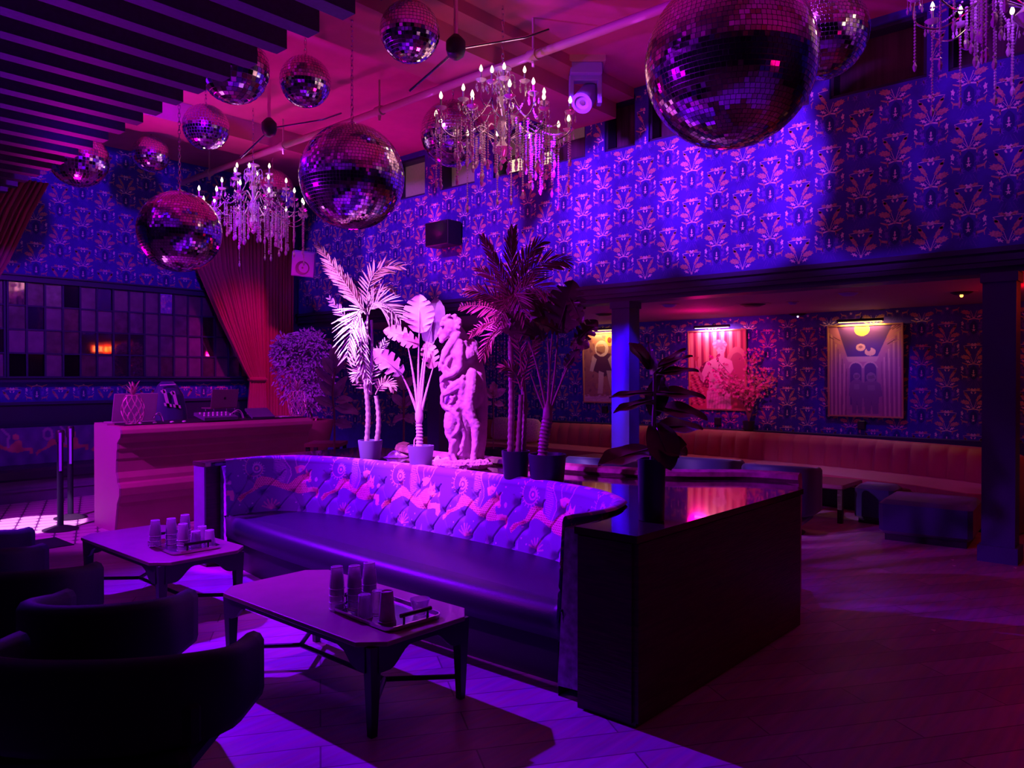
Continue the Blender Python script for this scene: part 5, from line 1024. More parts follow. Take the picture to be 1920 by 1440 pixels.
def picture(label, pxa, pxb, pyt, pyb, fn, glow, gcol, gpow):
    a = onX(pxb, pyb, XB-.06); c = onX(pxa, pyt, XB-.06); W_, H_ = c.y-a.y, c.z-a.z; zc = a.z
    t = thing('framed_picture', label, 'picture', (XB, a.y, zc), 0, 'framed pictures on the alcove wall')
    cvp = Canvas(150, 190, 1.05, 1.36, (.5, .2, .2)); fn(cvp, 1.05, 1.36)
    V_, U_ = np.meshgrid(np.linspace(0.02, H_-.02, 190), np.linspace(0.02, W_-.02, 150), indexing='ij'); U2 = W_-U_
    lean = -0.03-0.05*V_/H_
    grid_mesh('printed_canvas', np.stack([lean-0.005, U2, V_], -1), cvp.c, M['print_art'], t, smooth=False)
    b = MB()
    def bar(y0, y1, z0, z1): 
        ly = lambda z: -0.03-0.05*z/H_
        vs = [(ly(z)+dx, y, z) for dx in (-.02, .012) for y, z in ((y0, z0), (y1, z0), (y1, z1), (y0, z1))]; b.add(vs, [(0, 3, 2, 1), (4, 5, 6, 7), (0, 1, 5, 4), (1, 2, 6, 5), (2, 3, 7, 6), (3, 0, 4, 7)])
    f = .022; bar(0, f, 0, H_); bar(W_-f, W_, 0, H_); bar(f, W_-f, 0, f); bar(f, W_-f, H_-f, H_); b.build('frame', M['gilt'], t)
    b = MB(); b.box((-.028, 0.01, 0.01), (-.001, W_-.01, 0.2)); b.build('backing', M['black'], t)
    b = MB(); ym = W_*.52; b.tube([(-.20, ym-.30, H_+.05), (-.20, ym+.30, H_+.05)], .022, 10); b.build('lamp_bar', M['black'], t)
    b = MB(); b.box((-.215, ym-.28, H_+.022), (-.185, ym+.28, H_+.029)); b.build('lamp_tube', M[glow], t)
    b = MB(); b.tube([(-.20, ym, H_+.05), (-.12, ym, H_+.10), (-.002, ym, H_+.05)], .008, 6); b.build('lamp_arm', M['black'], t)
    area('picture_light', (XB-.16, a.y+ym, zc+H_+.015), (XB-.02, a.y+ym, zc+H_-.25), gcol, gpow, .5, .02); return t
picture('gold framed picture of a walking astronaut beside the bright blue column', 1093, 1180, 625, 757, art_astronaut, 'lampglow', (1.0, .58, .15), 5)
picture('gold framed pink picture of a robed figure raising a wine glass', 1291, 1400, 621, 771, art_figure, 'lensglow', (1.0, .35, .6), 9)
picture('gold framed picture of two astronauts in an arched corridor', 1552, 1694, 611, 785, art_corridor, 'lampglow', (1.0, .60, .15), 6)
for px, py, lab in ((1134, 768, 'small black box on the wall under the walking astronaut picture'), (1346, 790, 'small black box on the wall under the robed figure picture'), (1616, 797, 'small black box on the wall under the corridor picture')):
    p = onX(px, py, XB-.03); b = MB(); b.box((-.03, -.05, -.06), (.028, .05, .06), bev=.008); tag(b.build('wall_box', M['black'], loc=p), lab, 'wall box', 'small black boxes under the pictures')
p = onX(1404, 797, 10.95); t = thing('blossom_tree', 'pink blossom tree in a small dark pot in front of the robed figure picture', 'tree', (p.x, p.y, 0.0)); s0 = onX(1404, 797, 10.95).z
# back side service counter
t = thing('side_counter', 'grey fronted service counter past the open end column', 'counter', (9.6, 1.0, 0)); b = MB(); b.box((0, -1.2, .3), (.5, .28, .97)); b.build('counter_front', M['grey'], t); b = MB(); b.box((-.06, -1.25, 1.04), (.55, .33, 1.08)); b.box((-.03, -1.2, .971), (.5, .28, 1.04)); b.box((.05, -1.15, 0), (.5, .25, .299)); b.build('counter_top', M['wood'], t)
# =================================================================== PLANTS
def leaflet(b_, base, d, side, L, w, n=4, mi=0, droop=0.0):
    base = Vector(base); d = Vector(d).normalized(); side = Vector(side).normalized(); nn_ = d.cross(side); vs = []; prof_ = [0.25, 0.9, 1.0, 0.72, 0.05] if n == 4 else [0.3, 1, .05]
    m_ = len(prof_)
    for i, k in enumerate(prof_):
        u = i/(m_-1); c = base+d*(L*u)+Vector((0, 0, -droop*L*u*u)); vs += [c+side*(w*k/2)-nn_*(w*k*.18), c+nn_*(w*k*.1), c-side*(w*k/2)-nn_*(w*k*.18)]
    fs_ = []
    for i in range(m_-1): fs_ += [(3*i, 3*i+1, 3*i+4, 3*i+3), (3*i+1, 3*i+2, 3*i+5, 3*i+4)]
    b_.add(vs, fs_, mi)
def frond(P0, P1, P2, n, LL, w, facing, ang=0.9, r=0.006, droop=0.12, mi=0):
    """arching palm frond: rachis from P0 over P1 to P2, n leaflets a side"""
    b_ = MB(); pts = bez(P0, P1, P2, 14); b_.tube(pts, [r*(1-.8*i/13) for i in range(14)], 5, mi); facing = Vector(facing)
    for i in range(n):
        u = 0.12+0.86*i/(n-1); f = u*13; k = min(int(f), 12); p_ = pts[k].lerp(pts[k+1], f-k); tg = (pts[k+1]-pts[k]).normalized(); sd = tg.cross(facing).normalized(); L = LL*(math.sin(PI*(0.16+0.74*u))**0.75)
        for sg in (-1, 1):
            a = ang*(1-0.45*u)+random.uniform(-.06, .06); d = (tg*math.cos(a)+sd*(sg*math.sin(a))+facing.normalized()*random.uniform(-.30, .30)).normalized(); leaflet(b_, p_, d, d.cross(facing+sd*(sg*random.uniform(.1, .9))), L*random.uniform(.9, 1.06), w, 4, mi, droop)
    return b_
def broad_leaf(b_, base, tip, facing, width, splits=0, wav=0.05, mi=0, cup=0.15):
    """broad leaf blade from base to tip; splits>0 cuts monstera slots"""
    base, tip = Vector(base), Vector(tip); ax = tip-base; L = ax.length; ax.normalize(); fc = Vector(facing); sd = ax.cross(fc).normalized(); nm = sd.cross(ax).normalized(); n = 26; vs = []; fs_ = []
    for sg in (-1, 1):
        o0 = len(vs)
        for i in range(n+1):
            u = i/n; hw = width/2*(math.sin(PI*min(1, u*0.93+0.07))**0.62)*(1.12-0.35*u)
            if splits:
                ph = (u*splits) % 1.0; cut = 1.0 if ph < .72 else 0.42
                if 0.12 < u < 0.93: hw *= cut
            sweep = -0.18*L*(u-0.0)*0 + hw*0.25
            for j in range(4):
                v = j/3; c = base+ax*(L*u+ (hw*v)*0.28*(1 if u < .8 else .3))+sd*(sg*hw*v)+nm*(cup*hw*v*v*1.2+wav*L*math.sin(u*9+sg)*v*.5); c = c-nm*(0.25*L*(u-.5)**2)
                vs.append(c)
        for i in range(n):
            for j in range(3): a = o0+i*4+j; fs_.append((a, a+1, a+5, a+4))
    b_.add(vs, fs_, mi)
    b_.tube([base, base.lerp(tip, .5)+nm*.002, tip-nm*(0.0625*L)], [0.005, .004, .001], 5, mi)
def pot_mb(r0, r1, h):
    b_ = MB(); b_.lathe([(r0*.9, 0), (r0, .005), (r1, h-.01), (r1, h), (r1-.012, h), (r1-.016, h-.03), (0.001, h-.035)], n=28, cap=False); b_.lathe([(0.001, 0.001), (r0*.9, 0.001)], n=28, cap=False); return b_
class Plant:
    def __init__(s, name, label, px, py, z, tdist=None, X=None):
        p_ = at(px, py, z=z) if tdist is None else at(px, py, t=tdist)
        s.t = thing(name, label, 'potted plant', (p_.x, p_.y, z)); s.d = p_.x*FW.x+p_.y*FW.y; s.px, s.py, s.z = px, py, z; s.base = Vector((p_.x, p_.y, z)); s.py0 = HY+(EYE-z)*FPX/s.d; s.k = s.d/FPX
    def L(s, px, py, dep=0.0): return RT*((px-s.px)*s.k*(1+dep/s.d)+((s.px-HX)*dep/FPX))+FW*dep+Vector((0, 0, (s.py0-py)*s.k*(1+dep/s.d)-(s.py0-HY)*s.k*dep/s.d))
def trunk(b_, P0, P1, r0, r1, rings=10, bend=0.02, mi=0):
    P0, P1 = Vector(P0), Vector(P1); pts = []; rs = []
    for i in range(rings*3+1):
        u = i/(rings*3); pts.append(P0.lerp(P1, u)+RT*(bend*math.sin(u*PI))); rs.append((r0+(r1-r0)*u)*(1.22 if i % 3 == 0 else 1.0))
    b_.tube(pts, rs, 10, mi)
NF = -FW
# palm 1: areca, its fronds coloured as lit by the violet beam
z88 = 0.882
P1 = Plant('potted_palm', 'tall pale palm in a round grey pot, brightest under the violet beam', 694, 862, z88)
pot_mb(.085, .105, .17).build('pot', M['pot'], P1.t, smooth=True); b = MB(); trunk(b, P1.L(687, 832), P1.L(684, 712), .021, .018, 11); trunk(b, P1.L(706, 832, -.02), P1.L(705, 742, .0), .023, .017, 8); trunk(b, P1.L(694, 740, .03), P1.L(697, 600, .03), .013, .009, 3, .01); trunk(b, P1.L(686, 715), P1.L(690, 590), .012, .009, 3, .0); b.build('trunk', M['trunk'], P1.t, smooth=True)
FR = [((686, 590), (655, 540), (598, 462), 20, .17, .6, 0.1, 'leaf_rosy_lit'), ((684, 580), (650, 530), (612, 500), 18, .15, .55, .25, 'leaf_rosy_lit'), ((690, 585), (680, 490), (752, 500), 20, .17, .8, .05, 'leaf_rosy_lit'), ((690, 590), (700, 520), (740, 545), 14, .12, .8, .15, 'leaf_rosy_lit'), ((692, 590), (700, 540), (752, 600), 22, .20, 1.0, -.10, 'leaf_beamlit'), ((690, 592), (668, 545), (650, 672), 24, .24, 1.05, -.15, 'leaf_beamlit'), ((688, 600), (665, 640), (690, 712), 14, .13, .8, -.05, 'leaf_beamlit'),
      ((694, 735), (665, 705), (664, 640), 14, .13, .9, -.03, 'leaf_rosy_lit'), ((690, 735), (700, 680), (722, 640), 14, .12, .9, .05, 'leaf_beamlit'), ((704, 740), (722, 700), (738, 730), 14, .09, 1.0, -.03, 'leaf_rosy_lit'), ((688, 700), (672, 690), (666, 712), 12, .09, .9, -.03, 'leaf_beamlit'), ((690, 640), (650, 600), (618, 560), 14, .12, .7, .35, 'leaf_violet_lit')]
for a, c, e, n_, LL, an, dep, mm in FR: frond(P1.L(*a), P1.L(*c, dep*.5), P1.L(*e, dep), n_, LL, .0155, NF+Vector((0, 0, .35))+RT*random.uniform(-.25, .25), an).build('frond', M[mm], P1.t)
# plant 2: banana monstera, beam light painted into its leaves
P2 = Plant('potted_monstera', 'beam lit split leaf plant with swollen stem in a grey pot beside the statue', 789, 875, z88)
pot_mb(.085, .105, .17).build('pot', M['pot'], P2.t, smooth=True); b = MB(); trunk(b, P2.L(786, 842), P2.L(785, 792), .026, .024, 8, .004); b.lathe([(.02, 0), (.032, .04), (.034, .08), (.022, .14), (.010, .19)], P2.L(786, 795), 12); b.tube([P2.L(776, 842), P2.L(777, 825), P2.L(782, 818)], .006, 6)
ST = [((785, 770), (783, 720), (786, 625)), ((788, 770), (794, 700), (802, 640)), ((783, 775), (768, 730), (752, 700)), ((784, 772), (776, 700), (765, 650)), ((790, 772), (800, 730), (812, 690)), ((786, 768), (788, 700), (800, 640))]
for a, c, e in ST: b.tube(bez(P2.L(*a), P2.L(*c), P2.L(*e), 10), [.013, .012, .011, .010, .009, .008, .007, .006, .005, .004], 7)
b.build('stem', M['trunk'], P2.t, smooth=True)
LF = [((787, 625), (786, 552), 62, 6, -.05, 'leaf_beamlit'), ((803, 640), (822, 556), 46, 0, .30, 'leaf_violet_lit'), ((775, 634), (718, 618), 34, 5, .05, 'leaf_rosy_lit'), ((786, 645), (742, 632), 30, 4, -.05, 'leaf_rosy_lit'), ((755, 702), (700, 655), 42, 5, -.10, 'leaf_beamlit'), ((812, 690), (800, 640), 36, 5, .10, 'leaf_rosy_lit'), ((800, 655), (812, 625), 18, 0, .25, 'leaf_beamlit')]
for a, e, w_, sp_, dep, mm in LF: b = MB(); broad_leaf(b, P2.L(*a, dep*.3), P2.L(*e, dep), NF+Vector((0, 0, .3))+RT*random.uniform(-.3, .3), w_*P2.k, sp_); b.build('leaf', M[mm], P2.t, smooth='full')
# palm 3: palm with three ringed trunks, fronds darkened as outside the beam
P3 = Plant('potted_palm', 'shaded palm with three ringed trunks in a black pot beside the statue', 967, 898, z88)
pot_mb(.085, .10, .20).build('pot', M['potblack'], P3.t, smooth=True); b = MB(); trunk(b, P3.L(957, 855), P3.L(957, 640, .02), .022, .017, 18, .008); trunk(b, P3.L(971, 858, -.02), P3.L(977, 740, -.02), .019, .015, 9, .0); trunk(b, P3.L(981, 856, .03), P3.L(984, 770, .03), .018, .015, 8, .0); b.tube(bez(P3.L(957, 645, .02), P3.L(960, 580, .02), P3.L(962, 520, .02), 8), .013, 8); b.tube(bez(P3.L(984, 775, .03), P3.L(982, 720, .03), P3.L(976, 660, .03), 8), [.022, .024, .02, .018, .014, .012, .01, .008], 8); b.build('trunk', M['trunkdark'], P3.t, smooth=True)
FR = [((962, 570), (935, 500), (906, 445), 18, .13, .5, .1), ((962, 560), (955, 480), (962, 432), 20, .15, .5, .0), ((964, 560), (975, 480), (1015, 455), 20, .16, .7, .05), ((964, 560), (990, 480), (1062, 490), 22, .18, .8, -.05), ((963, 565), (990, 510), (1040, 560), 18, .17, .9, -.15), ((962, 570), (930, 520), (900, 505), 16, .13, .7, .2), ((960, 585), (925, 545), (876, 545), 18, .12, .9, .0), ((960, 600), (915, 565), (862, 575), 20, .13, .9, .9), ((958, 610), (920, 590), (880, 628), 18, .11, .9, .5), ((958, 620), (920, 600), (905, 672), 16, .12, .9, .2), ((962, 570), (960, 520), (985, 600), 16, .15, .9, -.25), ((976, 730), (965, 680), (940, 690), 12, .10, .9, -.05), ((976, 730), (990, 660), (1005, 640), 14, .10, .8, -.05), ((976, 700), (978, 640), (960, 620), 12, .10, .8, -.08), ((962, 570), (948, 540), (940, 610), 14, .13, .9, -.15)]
for a, c, e, n_, LL, an, dep in FR: frond(P3.L(*a), P3.L(*c, dep*.5), P3.L(*e, dep), n_, LL, .0135, NF+Vector((0, 0, .45))+RT*random.uniform(-.3, .3), an).build('frond', M['leaf_shaded'], P3.t)
# plant 4: monstera darkened in colour, as outside the beam
P4 = Plant('potted_monstera', 'shaded split leaf plant with thick wrapped trunk in a wide black pot', 1026, 903, z88)
pot_mb(.115, .13, .19).build('pot', M['potblack'], P4.t, smooth=True); b = MB(); trunk(b, P4.L(1017, 860), P4.L(1027, 785), .030, .034, 11, -.006); b.lathe([(.03, 0), (.036, .03), (.03, .09), (.012, .14)], P4.L(1027, 790), 10)
for a, c, e in [((1027, 775), (1030, 680), (1038, 600)), ((1029, 775), (1045, 700), (1048, 560)), ((1030, 775), (1050, 720), (1085, 640)), ((1025, 775), (1015, 700), (985, 620)), ((1026, 775), (1015, 720), (1000, 660)), ((1030, 775), (1045, 740), (1060, 690)), ((1024, 775), (1008, 740), (995, 700)), ((1028, 775), (1033, 690), (1025, 620))]: b.tube(bez(P4.L(*a), P4.L(*c), P4.L(*e), 9), [.012, .011, .010, .009, .008, .007, .006, .005, .005], 6)
b.build('stem', M['trunkdark'], P4.t, smooth=True)
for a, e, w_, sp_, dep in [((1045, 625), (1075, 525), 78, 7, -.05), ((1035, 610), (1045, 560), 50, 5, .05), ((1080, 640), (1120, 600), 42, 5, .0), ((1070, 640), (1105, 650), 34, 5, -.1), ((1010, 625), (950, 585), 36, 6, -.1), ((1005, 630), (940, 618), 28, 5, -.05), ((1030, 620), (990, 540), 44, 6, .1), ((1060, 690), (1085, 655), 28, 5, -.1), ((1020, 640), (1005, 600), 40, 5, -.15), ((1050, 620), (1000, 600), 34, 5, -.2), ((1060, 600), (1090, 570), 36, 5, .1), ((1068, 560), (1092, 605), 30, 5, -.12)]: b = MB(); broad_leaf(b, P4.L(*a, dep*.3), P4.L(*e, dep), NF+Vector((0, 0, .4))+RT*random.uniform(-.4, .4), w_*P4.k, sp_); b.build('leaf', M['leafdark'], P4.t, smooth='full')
# plant 5: fiddle leaf on the counter corner
P5 = Plant('potted_fiddle_leaf', 'dark broad leafed plant in a tall black pot on the corner of the polished counter', 1222, 975, z88)
b = MB(); b.lathe([(.062, 0), (.064, .005), (.070, .30), (.070, .31), (.062, .31), (.060, .29), (.001, .285)], n=28); b.build('pot', M['potblack'], P5.t, smooth=True)
b = MB(); b.tube(catmull([P5.L(1222, 870), P5.L(1226, 800), P5.L(1227, 740), P5.L(1226, 690), P5.L(1215, 650)], 5), [.012]*8+[.009]*13, 8); b.build('stem', M['trunkdark'], P5.t, smooth=True)
for a, e, w_, dep in [((1222, 690), (1180, 640), 40, .05), ((1222, 700), (1218, 640), 50, -.08), ((1228, 690), (1298, 664), 18, .0), ((1228, 700), (1310, 692), 28, -.05), ((1228, 735), (1324, 742), 38, -.02), ((1226, 735), (1142, 742), 22, .0), ((1226, 750), (1150, 770), 28, -.08), ((1228, 762), (1328, 782), 48, -.08), ((1225, 840), (1122, 868), 52, -.15), ((1228, 830), (1290, 850), 70, -.05), ((1228, 790), (1260, 880), 54, -.12), ((1230, 800), (1320, 800), 46, .08), ((1228, 700), (1285, 650), 22, .1), ((1226, 780), (1240, 700), 40, .06)]:
    b = MB(); broad_leaf(b, P5.L(*a), P5.L(*e, dep), NF*.45+Vector((0, 0, .9))+RT*random.uniform(-.2, .2), w_*P5.k*1.15, 0, .06); b.build('leaf', M['leafdark'], P5.t, smooth='full')
# ficus tree and floor plants behind the desk
def bush(P_, blobs, n, size, mm, trunk_pts):
    b = MB()
    for q_ in trunk_pts: b.tube(q_, .012, 6)
    b.build('stem', M['trunkdark'], P_.t, smooth=True); r_ = random.Random(9); b = MB()
    for (px, py, rx, ry, dz) in blobs:
        for k in range(n):
            a = r_.random()*2*PI; ph = math.acos(2*r_.random()-1); rr = r_.random()**.45; o_ = Vector((rr*math.sin(ph)*math.cos(a), rr*math.sin(ph)*math.sin(a), rr*math.cos(ph)))
            c = P_.L(px+o_.x*rx, py-o_.z*ry, dz+o_.y*rx*P_.k); d = (RT*o_.x+Vector((0, 0, o_.z-.6))+FW*o_.y+Vector((r_.gauss(0, .5), r_.gauss(0, .5), r_.gauss(0, .4)))).normalized(); leaflet(b, c, d, d.cross(NF+Vector((r_.gauss(0, .5), r_.gauss(0, .5), .3))), size*r_.uniform(.7, 1.2), size*.42, 4)
    o = b.build('foliage', M[mm], P_.t); return o
P6 = Plant('ficus_tree', 'bushy violet lit tree in a bronze vase at the far end of the DJ desk', 578, 860, 0.30, tdist=10.5)
P6.t.location.z = 0; s_ = P6; b = MB()
p0 = P6.base; P6.base = Vector((p0.x, p0.y, 0)); P6.z = 0; P6.py0 = HY+EYE*FPX/P6.d
zv = 0.0
b.lathe([(.12, 0), (.18, .06), (.22, .45), (.30, .80), (.34, .98), (.33, 1.02), (.29, 1.02), (.25, .9), (.001, .88)], n=28); b.build('vase', M['vase'], P6.t, smooth=True)
bush(P6, [(545, 680, 38, 55, 0), (585, 665, 36, 50, 0), (560, 720, 46, 48, 0), (600, 710, 32, 45, .1), (530, 660, 22, 34, 0), (570, 640, 36, 22, 0), (578, 745, 32, 34, 0)], 620, .052, 'leaf_violet_lit', [bez(P6.L(578, 790), P6.L(570, 740), P6.L(560, 660), 8), bez(P6.L(580, 790), P6.L(590, 740), P6.L(595, 680), 8)])
t = thing('side_table', 'low red topped side table beside the bronze vase', 'table', tuple(Vector((*at(612, 830, t=8.9).xy, 0)))); hz = at(612, 829, t=8.9).z; b = MB(); b.obox((0, 0, hz-.02), RT, FW, (0, 0, 1), .20, .22, .02); b.build('tabletop', M['vase'], t); b = MB()
for sx in (-1, 1):
    for sy in (-1, 1): b.obox(tuple(RT*(sx*.17)+FW*(sy*.18)+Vector((0, 0, (hz-.04)/2))), RT, FW, (0, 0, 1), .02, .02, (hz-.042)/2)
b.build('table_legs', M['black'], t)
def floor_plant(label, px, t_, leaves, stem, potpx, mm, r=.13):
    P_ = Plant('potted_floor_plant', label, px, 860, 0.0, tdist=t_); P_.z = 0; P_.t.location.z = 0; P_.py0 = HY+EYE*FPX/P_.d
    pot_mb(r*.85, r, .40).build('pot', M['potblack'], P_.t, smooth=True); b = MB(); b.tube(catmull([P_.L(px, P_.py0)+Vector((0, 0, .36))]+[P_.L(*q_) for q_ in stem], 5), .012, 6); b.build('stem', M['trunkdark'], P_.t, smooth=True)
    for a, e, w_ in leaves: b = MB(); broad_leaf(b, P_.L(*a), P_.L(*e, random.uniform(-.1, .1)), NF*.7+Vector((0, 0, .6))+RT*random.uniform(-.3, .3), w_*P_.k, 0, .06); b.build('leaf', M[mm], P_.t, smooth='full')
floor_plant('dark blue leafy floor plant between the violet tree and the pale palm', 626, 8.6, [((625, 740), (600, 715), 22), ((625, 745), (650, 705), 22), ((626, 700), (605, 670), 24), ((626, 700), (648, 660), 22), ((625, 720), (590, 690), 18), ((628, 760), (672, 775), 26), ((628, 750), (662, 750), 20), ((625, 760), (590, 745), 20), ((626, 680), (628, 645), 20), ((627, 790), (660, 800), 22)], [(627, 790), (624, 740), (628, 690)], 0, 'leaf_violet_lit')
floor_plant('dim leafy plant in the shade behind the beam lit monstera', 757, 8.6, [((757, 760), (735, 740), 20), ((757, 760), (780, 740), 20), ((757, 730), (745, 700), 20), ((757, 730), (775, 705), 18), ((757, 780), (735, 790), 20), ((757, 780), (780, 790), 20)], [(757, 780), (757, 730)], 0, 'leaf_violet_lit')
floor_plant('small warm lit leafy plant in the alcove corner behind the statue', 925, 13.0, [((925, 745), (905, 728), 18), ((925, 745), (948, 728), 18), ((922, 755), (905, 758), 14), ((926, 755), (945, 760), 14), ((925, 740), (925, 715), 16)], [(925, 770), (925, 742)], 0, 'leaf_rosy_lit', .2)
# blossom tree
P8 = Plant('blossom_tree_proxy', 'x', 1404, 800, 0.0, tdist=11.56); bpy.data.objects.remove(P8.t); P8.t = [o for o in C.objects if o.name == 'blossom_tree'][0]
P8.t.location = (P8.base.x, P8.base.y, .80); P8.z = .80; P8.py0 = HY+(EYE-.80)*FPX/P8.d
pot_mb(.07, .09, .14).build('pot', M['potblack'], P8.t, smooth=True); b = MB(); r_ = random.Random(6); tips_ = []
for k in range(16):
    e = P8.L(1404+r_.uniform(-72, 62), 700+r_.uniform(-42, 45), r_.uniform(-.40, -.08)); c = P8.L(1404+r_.uniform(-20, 20), 725, -.05); q_ = bez(P8.L(1404, 790), c, e, 9); b.tube(q_, [.01-.001*i for i in range(9)], 5); tips_ += q_[3:]
b.build('branches', M['trunkdark'], P8.t); b = MB()
for q_ in tips_:
    for k in range(6):
        c = q_+Vector((r_.gauss(0, .055), r_.gauss(0, .045), r_.gauss(0, .055))); nrm = (NF+Vector((r_.gauss(0, .6), r_.gauss(0, .6), r_.gauss(0, .6)))).normalized(); X = nrm.orthogonal().normalized(); Y = nrm.cross(X)
        for j in range(5): a = 2*PI*j/5; d = X*math.cos(a)+Y*math.sin(a); leaflet(b, c, d+nrm*.3, d.cross(nrm), .028, .020, 2)
b.build('blossoms', M['blossom'], P8.t)
# support shelf for the blossom tree: ledge behind the banquette
b = MB(); b.box((10.98, 1.5, 0), (11.19, 11.8, 0.80)); struct(b.build('trim_5', M['paint_dark']))
# hanging bead strings behind the statue
b = MB(); r_ = random.Random(8); p = at(930, 730, t=12.6)
for k in range(12):
    q_ = RT*(-.30+k*.055)+FW*(.02*(k % 3)); x, y = q_.x, q_.y; z = 1.05
    while z > -0.5: b.ball((x, y, z), .009, 5, 3); z -= .052+.02*(k % 2)
    b.tube([(x, y, ZA-p.z), (x, y, -.5)], .0015, 3)
tag(b.build('bead_curtain', M['crystal'], loc=p), 'curtain of glittering bead strings in the alcove corner behind the statue', 'bead curtain', None, 'stuff')
# =================================================================== STATUE
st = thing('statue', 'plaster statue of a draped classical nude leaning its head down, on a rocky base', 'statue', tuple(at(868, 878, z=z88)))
b = MB(); K = 1/237.0
def sp(px, py, dep=0.0): return RT*((px-868)*K)+FW*dep+Vector((0, 0, (878-py)*K))
def limb(pts, rs, n=12):
    q_ = [sp(*p_) for p_ in pts]; b.tube(q_, rs, n)
    for p_, r0 in ((q_[0], rs[0]), (q_[-1], rs[-1])): b.ball(p_, r0*1.0, 12, 8)
def blob(px, py, dep, r0, sc=(1, 1, 1)): b.ball(sp(px, py, dep), r0, 14, 10, sc=sc)
# torso: chest, waist, hips
limb([(862, 650, 0), (860, 672, 0), (866, 700, .0), (874, 728, .0), (882, 745, .01)], [.085, .105, .085, .088, .105], 16)
blob(858, 664, -.05, .07); blob(876, 668, -.03, .07); blob(888, 720, .03, .10, (.8, .9, 1.3)); blob(888, 690, .05, .085, (.9, .8, 1.6))
limb([(880, 650, .05), (893, 700, .06), (897, 760, .06), (896, 820, .06), (890, 862, .05)], [.07, .07, .075, .07, .07])     # support behind
# neck and bowed head, hair curls
limb([(862, 648, 0), (850, 632, -.02), (842, 622, -.03)], [.05, .042, .045]); blob(842, 618, -.04, .066, (.95, 1, 1.15)); blob(834, 628, -.045, .040, (.8, .9, 1.3)); blob(846, 612, -.04, .070)
blob(833, 622, -.05, .040, (.8, .9, 1.0)); blob(834, 633, -.05, .034, (.8, .9, 1.0)); limb([(826, 620, -.05), (823, 629, -.055)], [.007, .012], 8); blob(829, 641, -.05, .020); blob(826, 635, -.052, .010)
blob(846, 690, -.04, .075, (.8, .8, 1.3)); blob(845, 730, -.03, .065, (.8, .8, 1.3)); blob(850, 752, -.03, .07)
rh = random.Random(1)
blob(858, 690, -.02, .095, (.9, .9, 1.2)); blob(850, 715, -.02, .085); blob(852, 660, -.03, .08)
for k in range(80):
    a = rh.uniform(-.9, 3.3); rr_ = rh.uniform(.75, 1.05); blob(847+17*rr_*math.cos(a), 610-17*rr_*math.sin(a)+1, -.05+rh.uniform(-.06, .05), rh.uniform(.012, .019))
# arm raised over to the face; arm hanging with hand on the drape
limb([(864, 622, -.06), (852, 640, -.09), (838, 662, -.09), (832, 678, -.10)], [.030, .036, .034, .024]); limb([(864, 622, -.06), (872, 640, .02), (878, 655, .03)], [.030, .040, .05])
for k in range(4): limb([(832, 678, -.10), (826+2*k, 688+k, -.11+.012*k), (826+3*k, 696, -.10+.012*k)], [.012, .009, .007], 7)
limb([(862, 646, -.08), (864, 668, -.11), (864, 690, -.11), (852, 702, -.12), (842, 706, -.12)], [.038, .034, .030, .026, .020])
for k in range(4): limb([(842, 706, -.12), (833, 704+3*k, -.13), (828, 708+3*k, -.12)], [.011, .009, .006], 7)
# near leg
limb([(884, 703, -.06), (883, 730, -.08), (880, 760, -.085), (886, 785, -.08), (893, 800, -.07), (893, 825, -.06), (889, 848, -.06), (888, 860, -.06)], [.052, .058, .046, .038, .042, .034, .024, .026])
blob(893, 800, -.05, .045, (.9, 1, 1.3)); limb([(890, 862, -.05), (880, 866, -.09), (868, 868, -.12)], [.026, .022, .014])
for k in range(4): limb([(870, 867, -.12), (864-1.5*k, 870, -.13+.014*k)], [.010, .007], 6)
# far leg under drapery
limb([(866, 745, -.02), (850, 780, -.07), (846, 800, -.07), (852, 830, -.04), (848, 858, -.05)], [.07, .065, .05, .042, .026]); limb([(850, 862, -.04), (856, 867, -.09), (862, 871, -.12)], [.026, .020, .013])
limb([(853, 825, -.08), (848, 848, -.08), (858, 868, -.10)], [.024, .022, .018])
# drapery swirls
for pts, r0 in ((((836, 668, -.09), (828, 684, -.10), (836, 700, -.11), (850, 704, -.12), (860, 698, -.12)), .018), (((846, 672, -.1), (838, 688, -.12), (846, 697, -.12), (856, 690, -.12)), .014), (((838, 704, -.1), (832, 722, -.10), (834, 740, -.10), (846, 728, -.12), (862, 716, -.12)), .024), (((870, 708, -.11), (860, 728, -.12), (846, 735, -.12), (832, 742, -.10), (831, 756, -.09), (838, 766, -.09)), .020), (((834, 762, -.09), (846, 768, -.12), (858, 778, -.12), (864, 792, -.11), (860, 806, -.10), (850, 816, -.09)), .018), (((842, 770, -.08), (838, 790, -.08), (840, 812, -.08), (850, 830, -.09), (846, 850, -.09)), .020), (((866, 720, -.1), (870, 760, -.06), (872, 800, -.03), (866, 850, -.02)), .045), (((858, 735, -.1), (850, 752, -.10), (858, 765, -.11)), .02), (((846, 756, -.12), (852, 750, -.13), (848, 745, -.13)), .014), (((862, 850, -.09), (868, 842, -.10), (866, 836, -.10)), .014), (((864, 792, -.1), (872, 815, -.08), (868, 840, -.08)), .016), (((842, 712, -.10), (852, 722, -.12), (866, 726, -.12)), .014)):
    limb(catmull([sp(*p_) for p_ in pts], 4) if False else pts, [r0]*len(pts), 9)
limb([(855, 740, .0), (856, 790, .0), (866, 850, .01)], [.09, .075, .06]); limb([(870, 780, .02), (872, 858, .02)], [.07, .07])
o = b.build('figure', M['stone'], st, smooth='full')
m_ = o.modifiers.new('remesh', 'REMESH'); m_.mode = 'VOXEL'; m_.voxel_size = 0.007; m_.use_smooth_shade = True
m_ = o.modifiers.new('smooth', 'SMOOTH'); m_.factor = 0.5; m_.iterations = 3
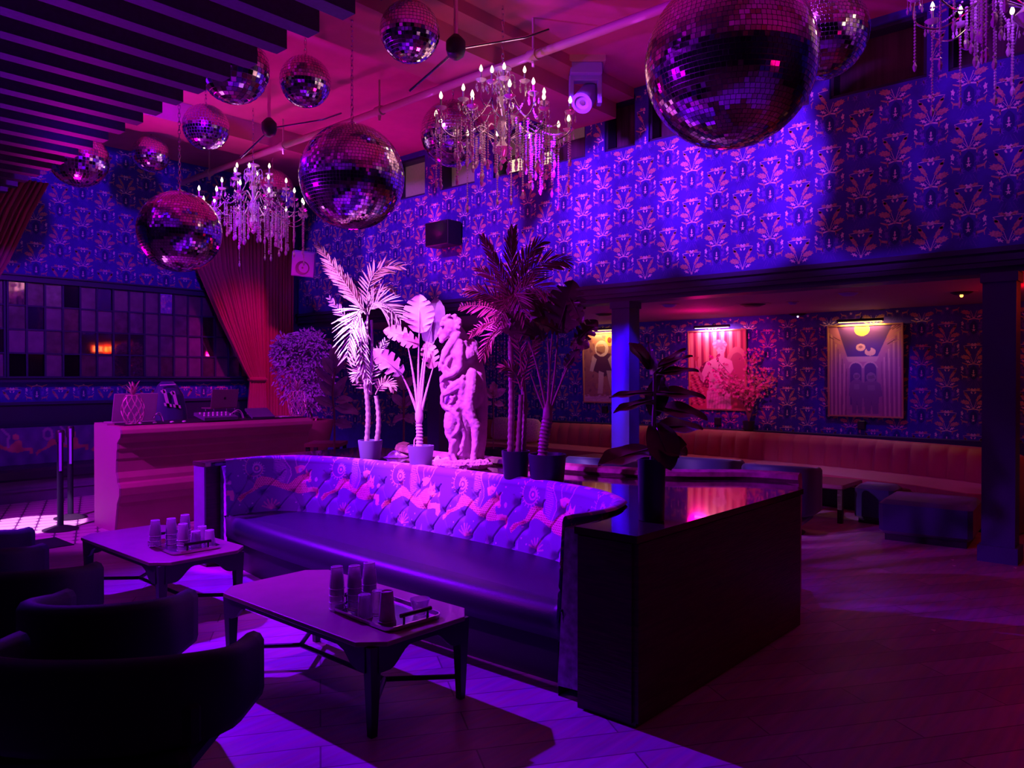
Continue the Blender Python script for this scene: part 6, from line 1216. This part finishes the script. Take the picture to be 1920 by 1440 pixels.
tx = bpy.data.textures.new('stone_noise', 'CLOUDS'); tx.noise_scale = 0.03; m_ = o.modifiers.new('chisel', 'DISPLACE'); m_.texture = tx; m_.strength = 0.008; m_.mid_level = 0.5
b = MB()
for (s0, z0, z1) in ((1.0, -.0, .05), (.93, .045, .07)):
    rings = []
    for z, kk in ((z0, .86*s0), (z0+.02, 1.0*s0), (z1-.01, 1.05*s0), (z1, .97*s0)):
        rings.append([tuple(RT*(.215*kk*math.copysign(abs(math.cos(a))**.6, math.cos(a))*(1+.05*math.sin(a*9+z*80)))+FW*(.14*kk*math.copysign(abs(math.sin(a))**.6, math.sin(a))*(1+.05*math.cos(a*7+z*60)))+Vector((0, 0, z))) for a in [2*PI*i/48 for i in range(48)]])
    b.loft(rings)
o = b.build('rocky_base', M['stone'], st, smooth='full'); m_ = o.modifiers.new('remesh', 'REMESH'); m_.mode = 'VOXEL'; m_.voxel_size = 0.008; tx2 = bpy.data.textures.new('rock_noise', 'CLOUDS'); tx2.noise_scale = 0.035; m_ = o.modifiers.new('rock', 'DISPLACE'); m_.texture = tx2; m_.strength = 0.03
# loose plaster scraps on the ledge
for i, (px, py, w_, h_, lab) in enumerate(((742, 858, .10, .05, 'crumpled pale cloth on the ledge between the two grey pots'), (822, 864, .05, .035, 'small pale crumple on the ledge between pot and statue base'))):
    p = at(px, py, z=z88); b = MB(); rr_ = random.Random(i); rings = []
    for k in range(7):
        u = k/6; rings.append([tuple(RT*(w_*1.1*math.cos(a)*(1-u*.8)*(1+.15*math.sin(3*a+u*5)))+FW*(.08*math.sin(a)*(1-u*.8)*(1+.2*math.sin(5*a+u*3)))+Vector((0, 0, h_*u*(1+.3*math.sin(4*a))))) for a in [2*PI*j/24 for j in range(24)]])
    b.loft(rings); tag(b.build('crumpled_cloth', M['stone'], loc=p, smooth='full'), lab, 'cloth', 'crumples on the ledge')
# confetti on the floor near the alcove
for i, (px, py, lab) in enumerate(((1787, 1051, 'paper scrap on the floor near the foot of the open end column, left one'), (1841, 1052, 'paper scrap on the floor closest to the open end column'), (1694, 1012, 'paper scrap on the floor in front of the ottoman'), (1752, 1184, 'paper scrap alone on the red floor'), (1790, 1062, 'paper scrap below the left one near the column'), (1905, 1066, 'paper scrap at the picture edge on the floor'))):
    p = at(px, py, z=.001); b = MB(); b.add([(-.016, -.01, 0), (.014, -.014, .004), (.018, .012, .001), (-.01, .014, .006)], [(0, 1, 2, 3)]); tag(b.build('paper_scrap', M['confetti'], loc=(p.x, p.y, .002)), lab, 'paper scrap', 'paper scraps on the floor')
for o in C.objects:
    if o.type == 'MESH' and o.name.startswith('trim_'): pass
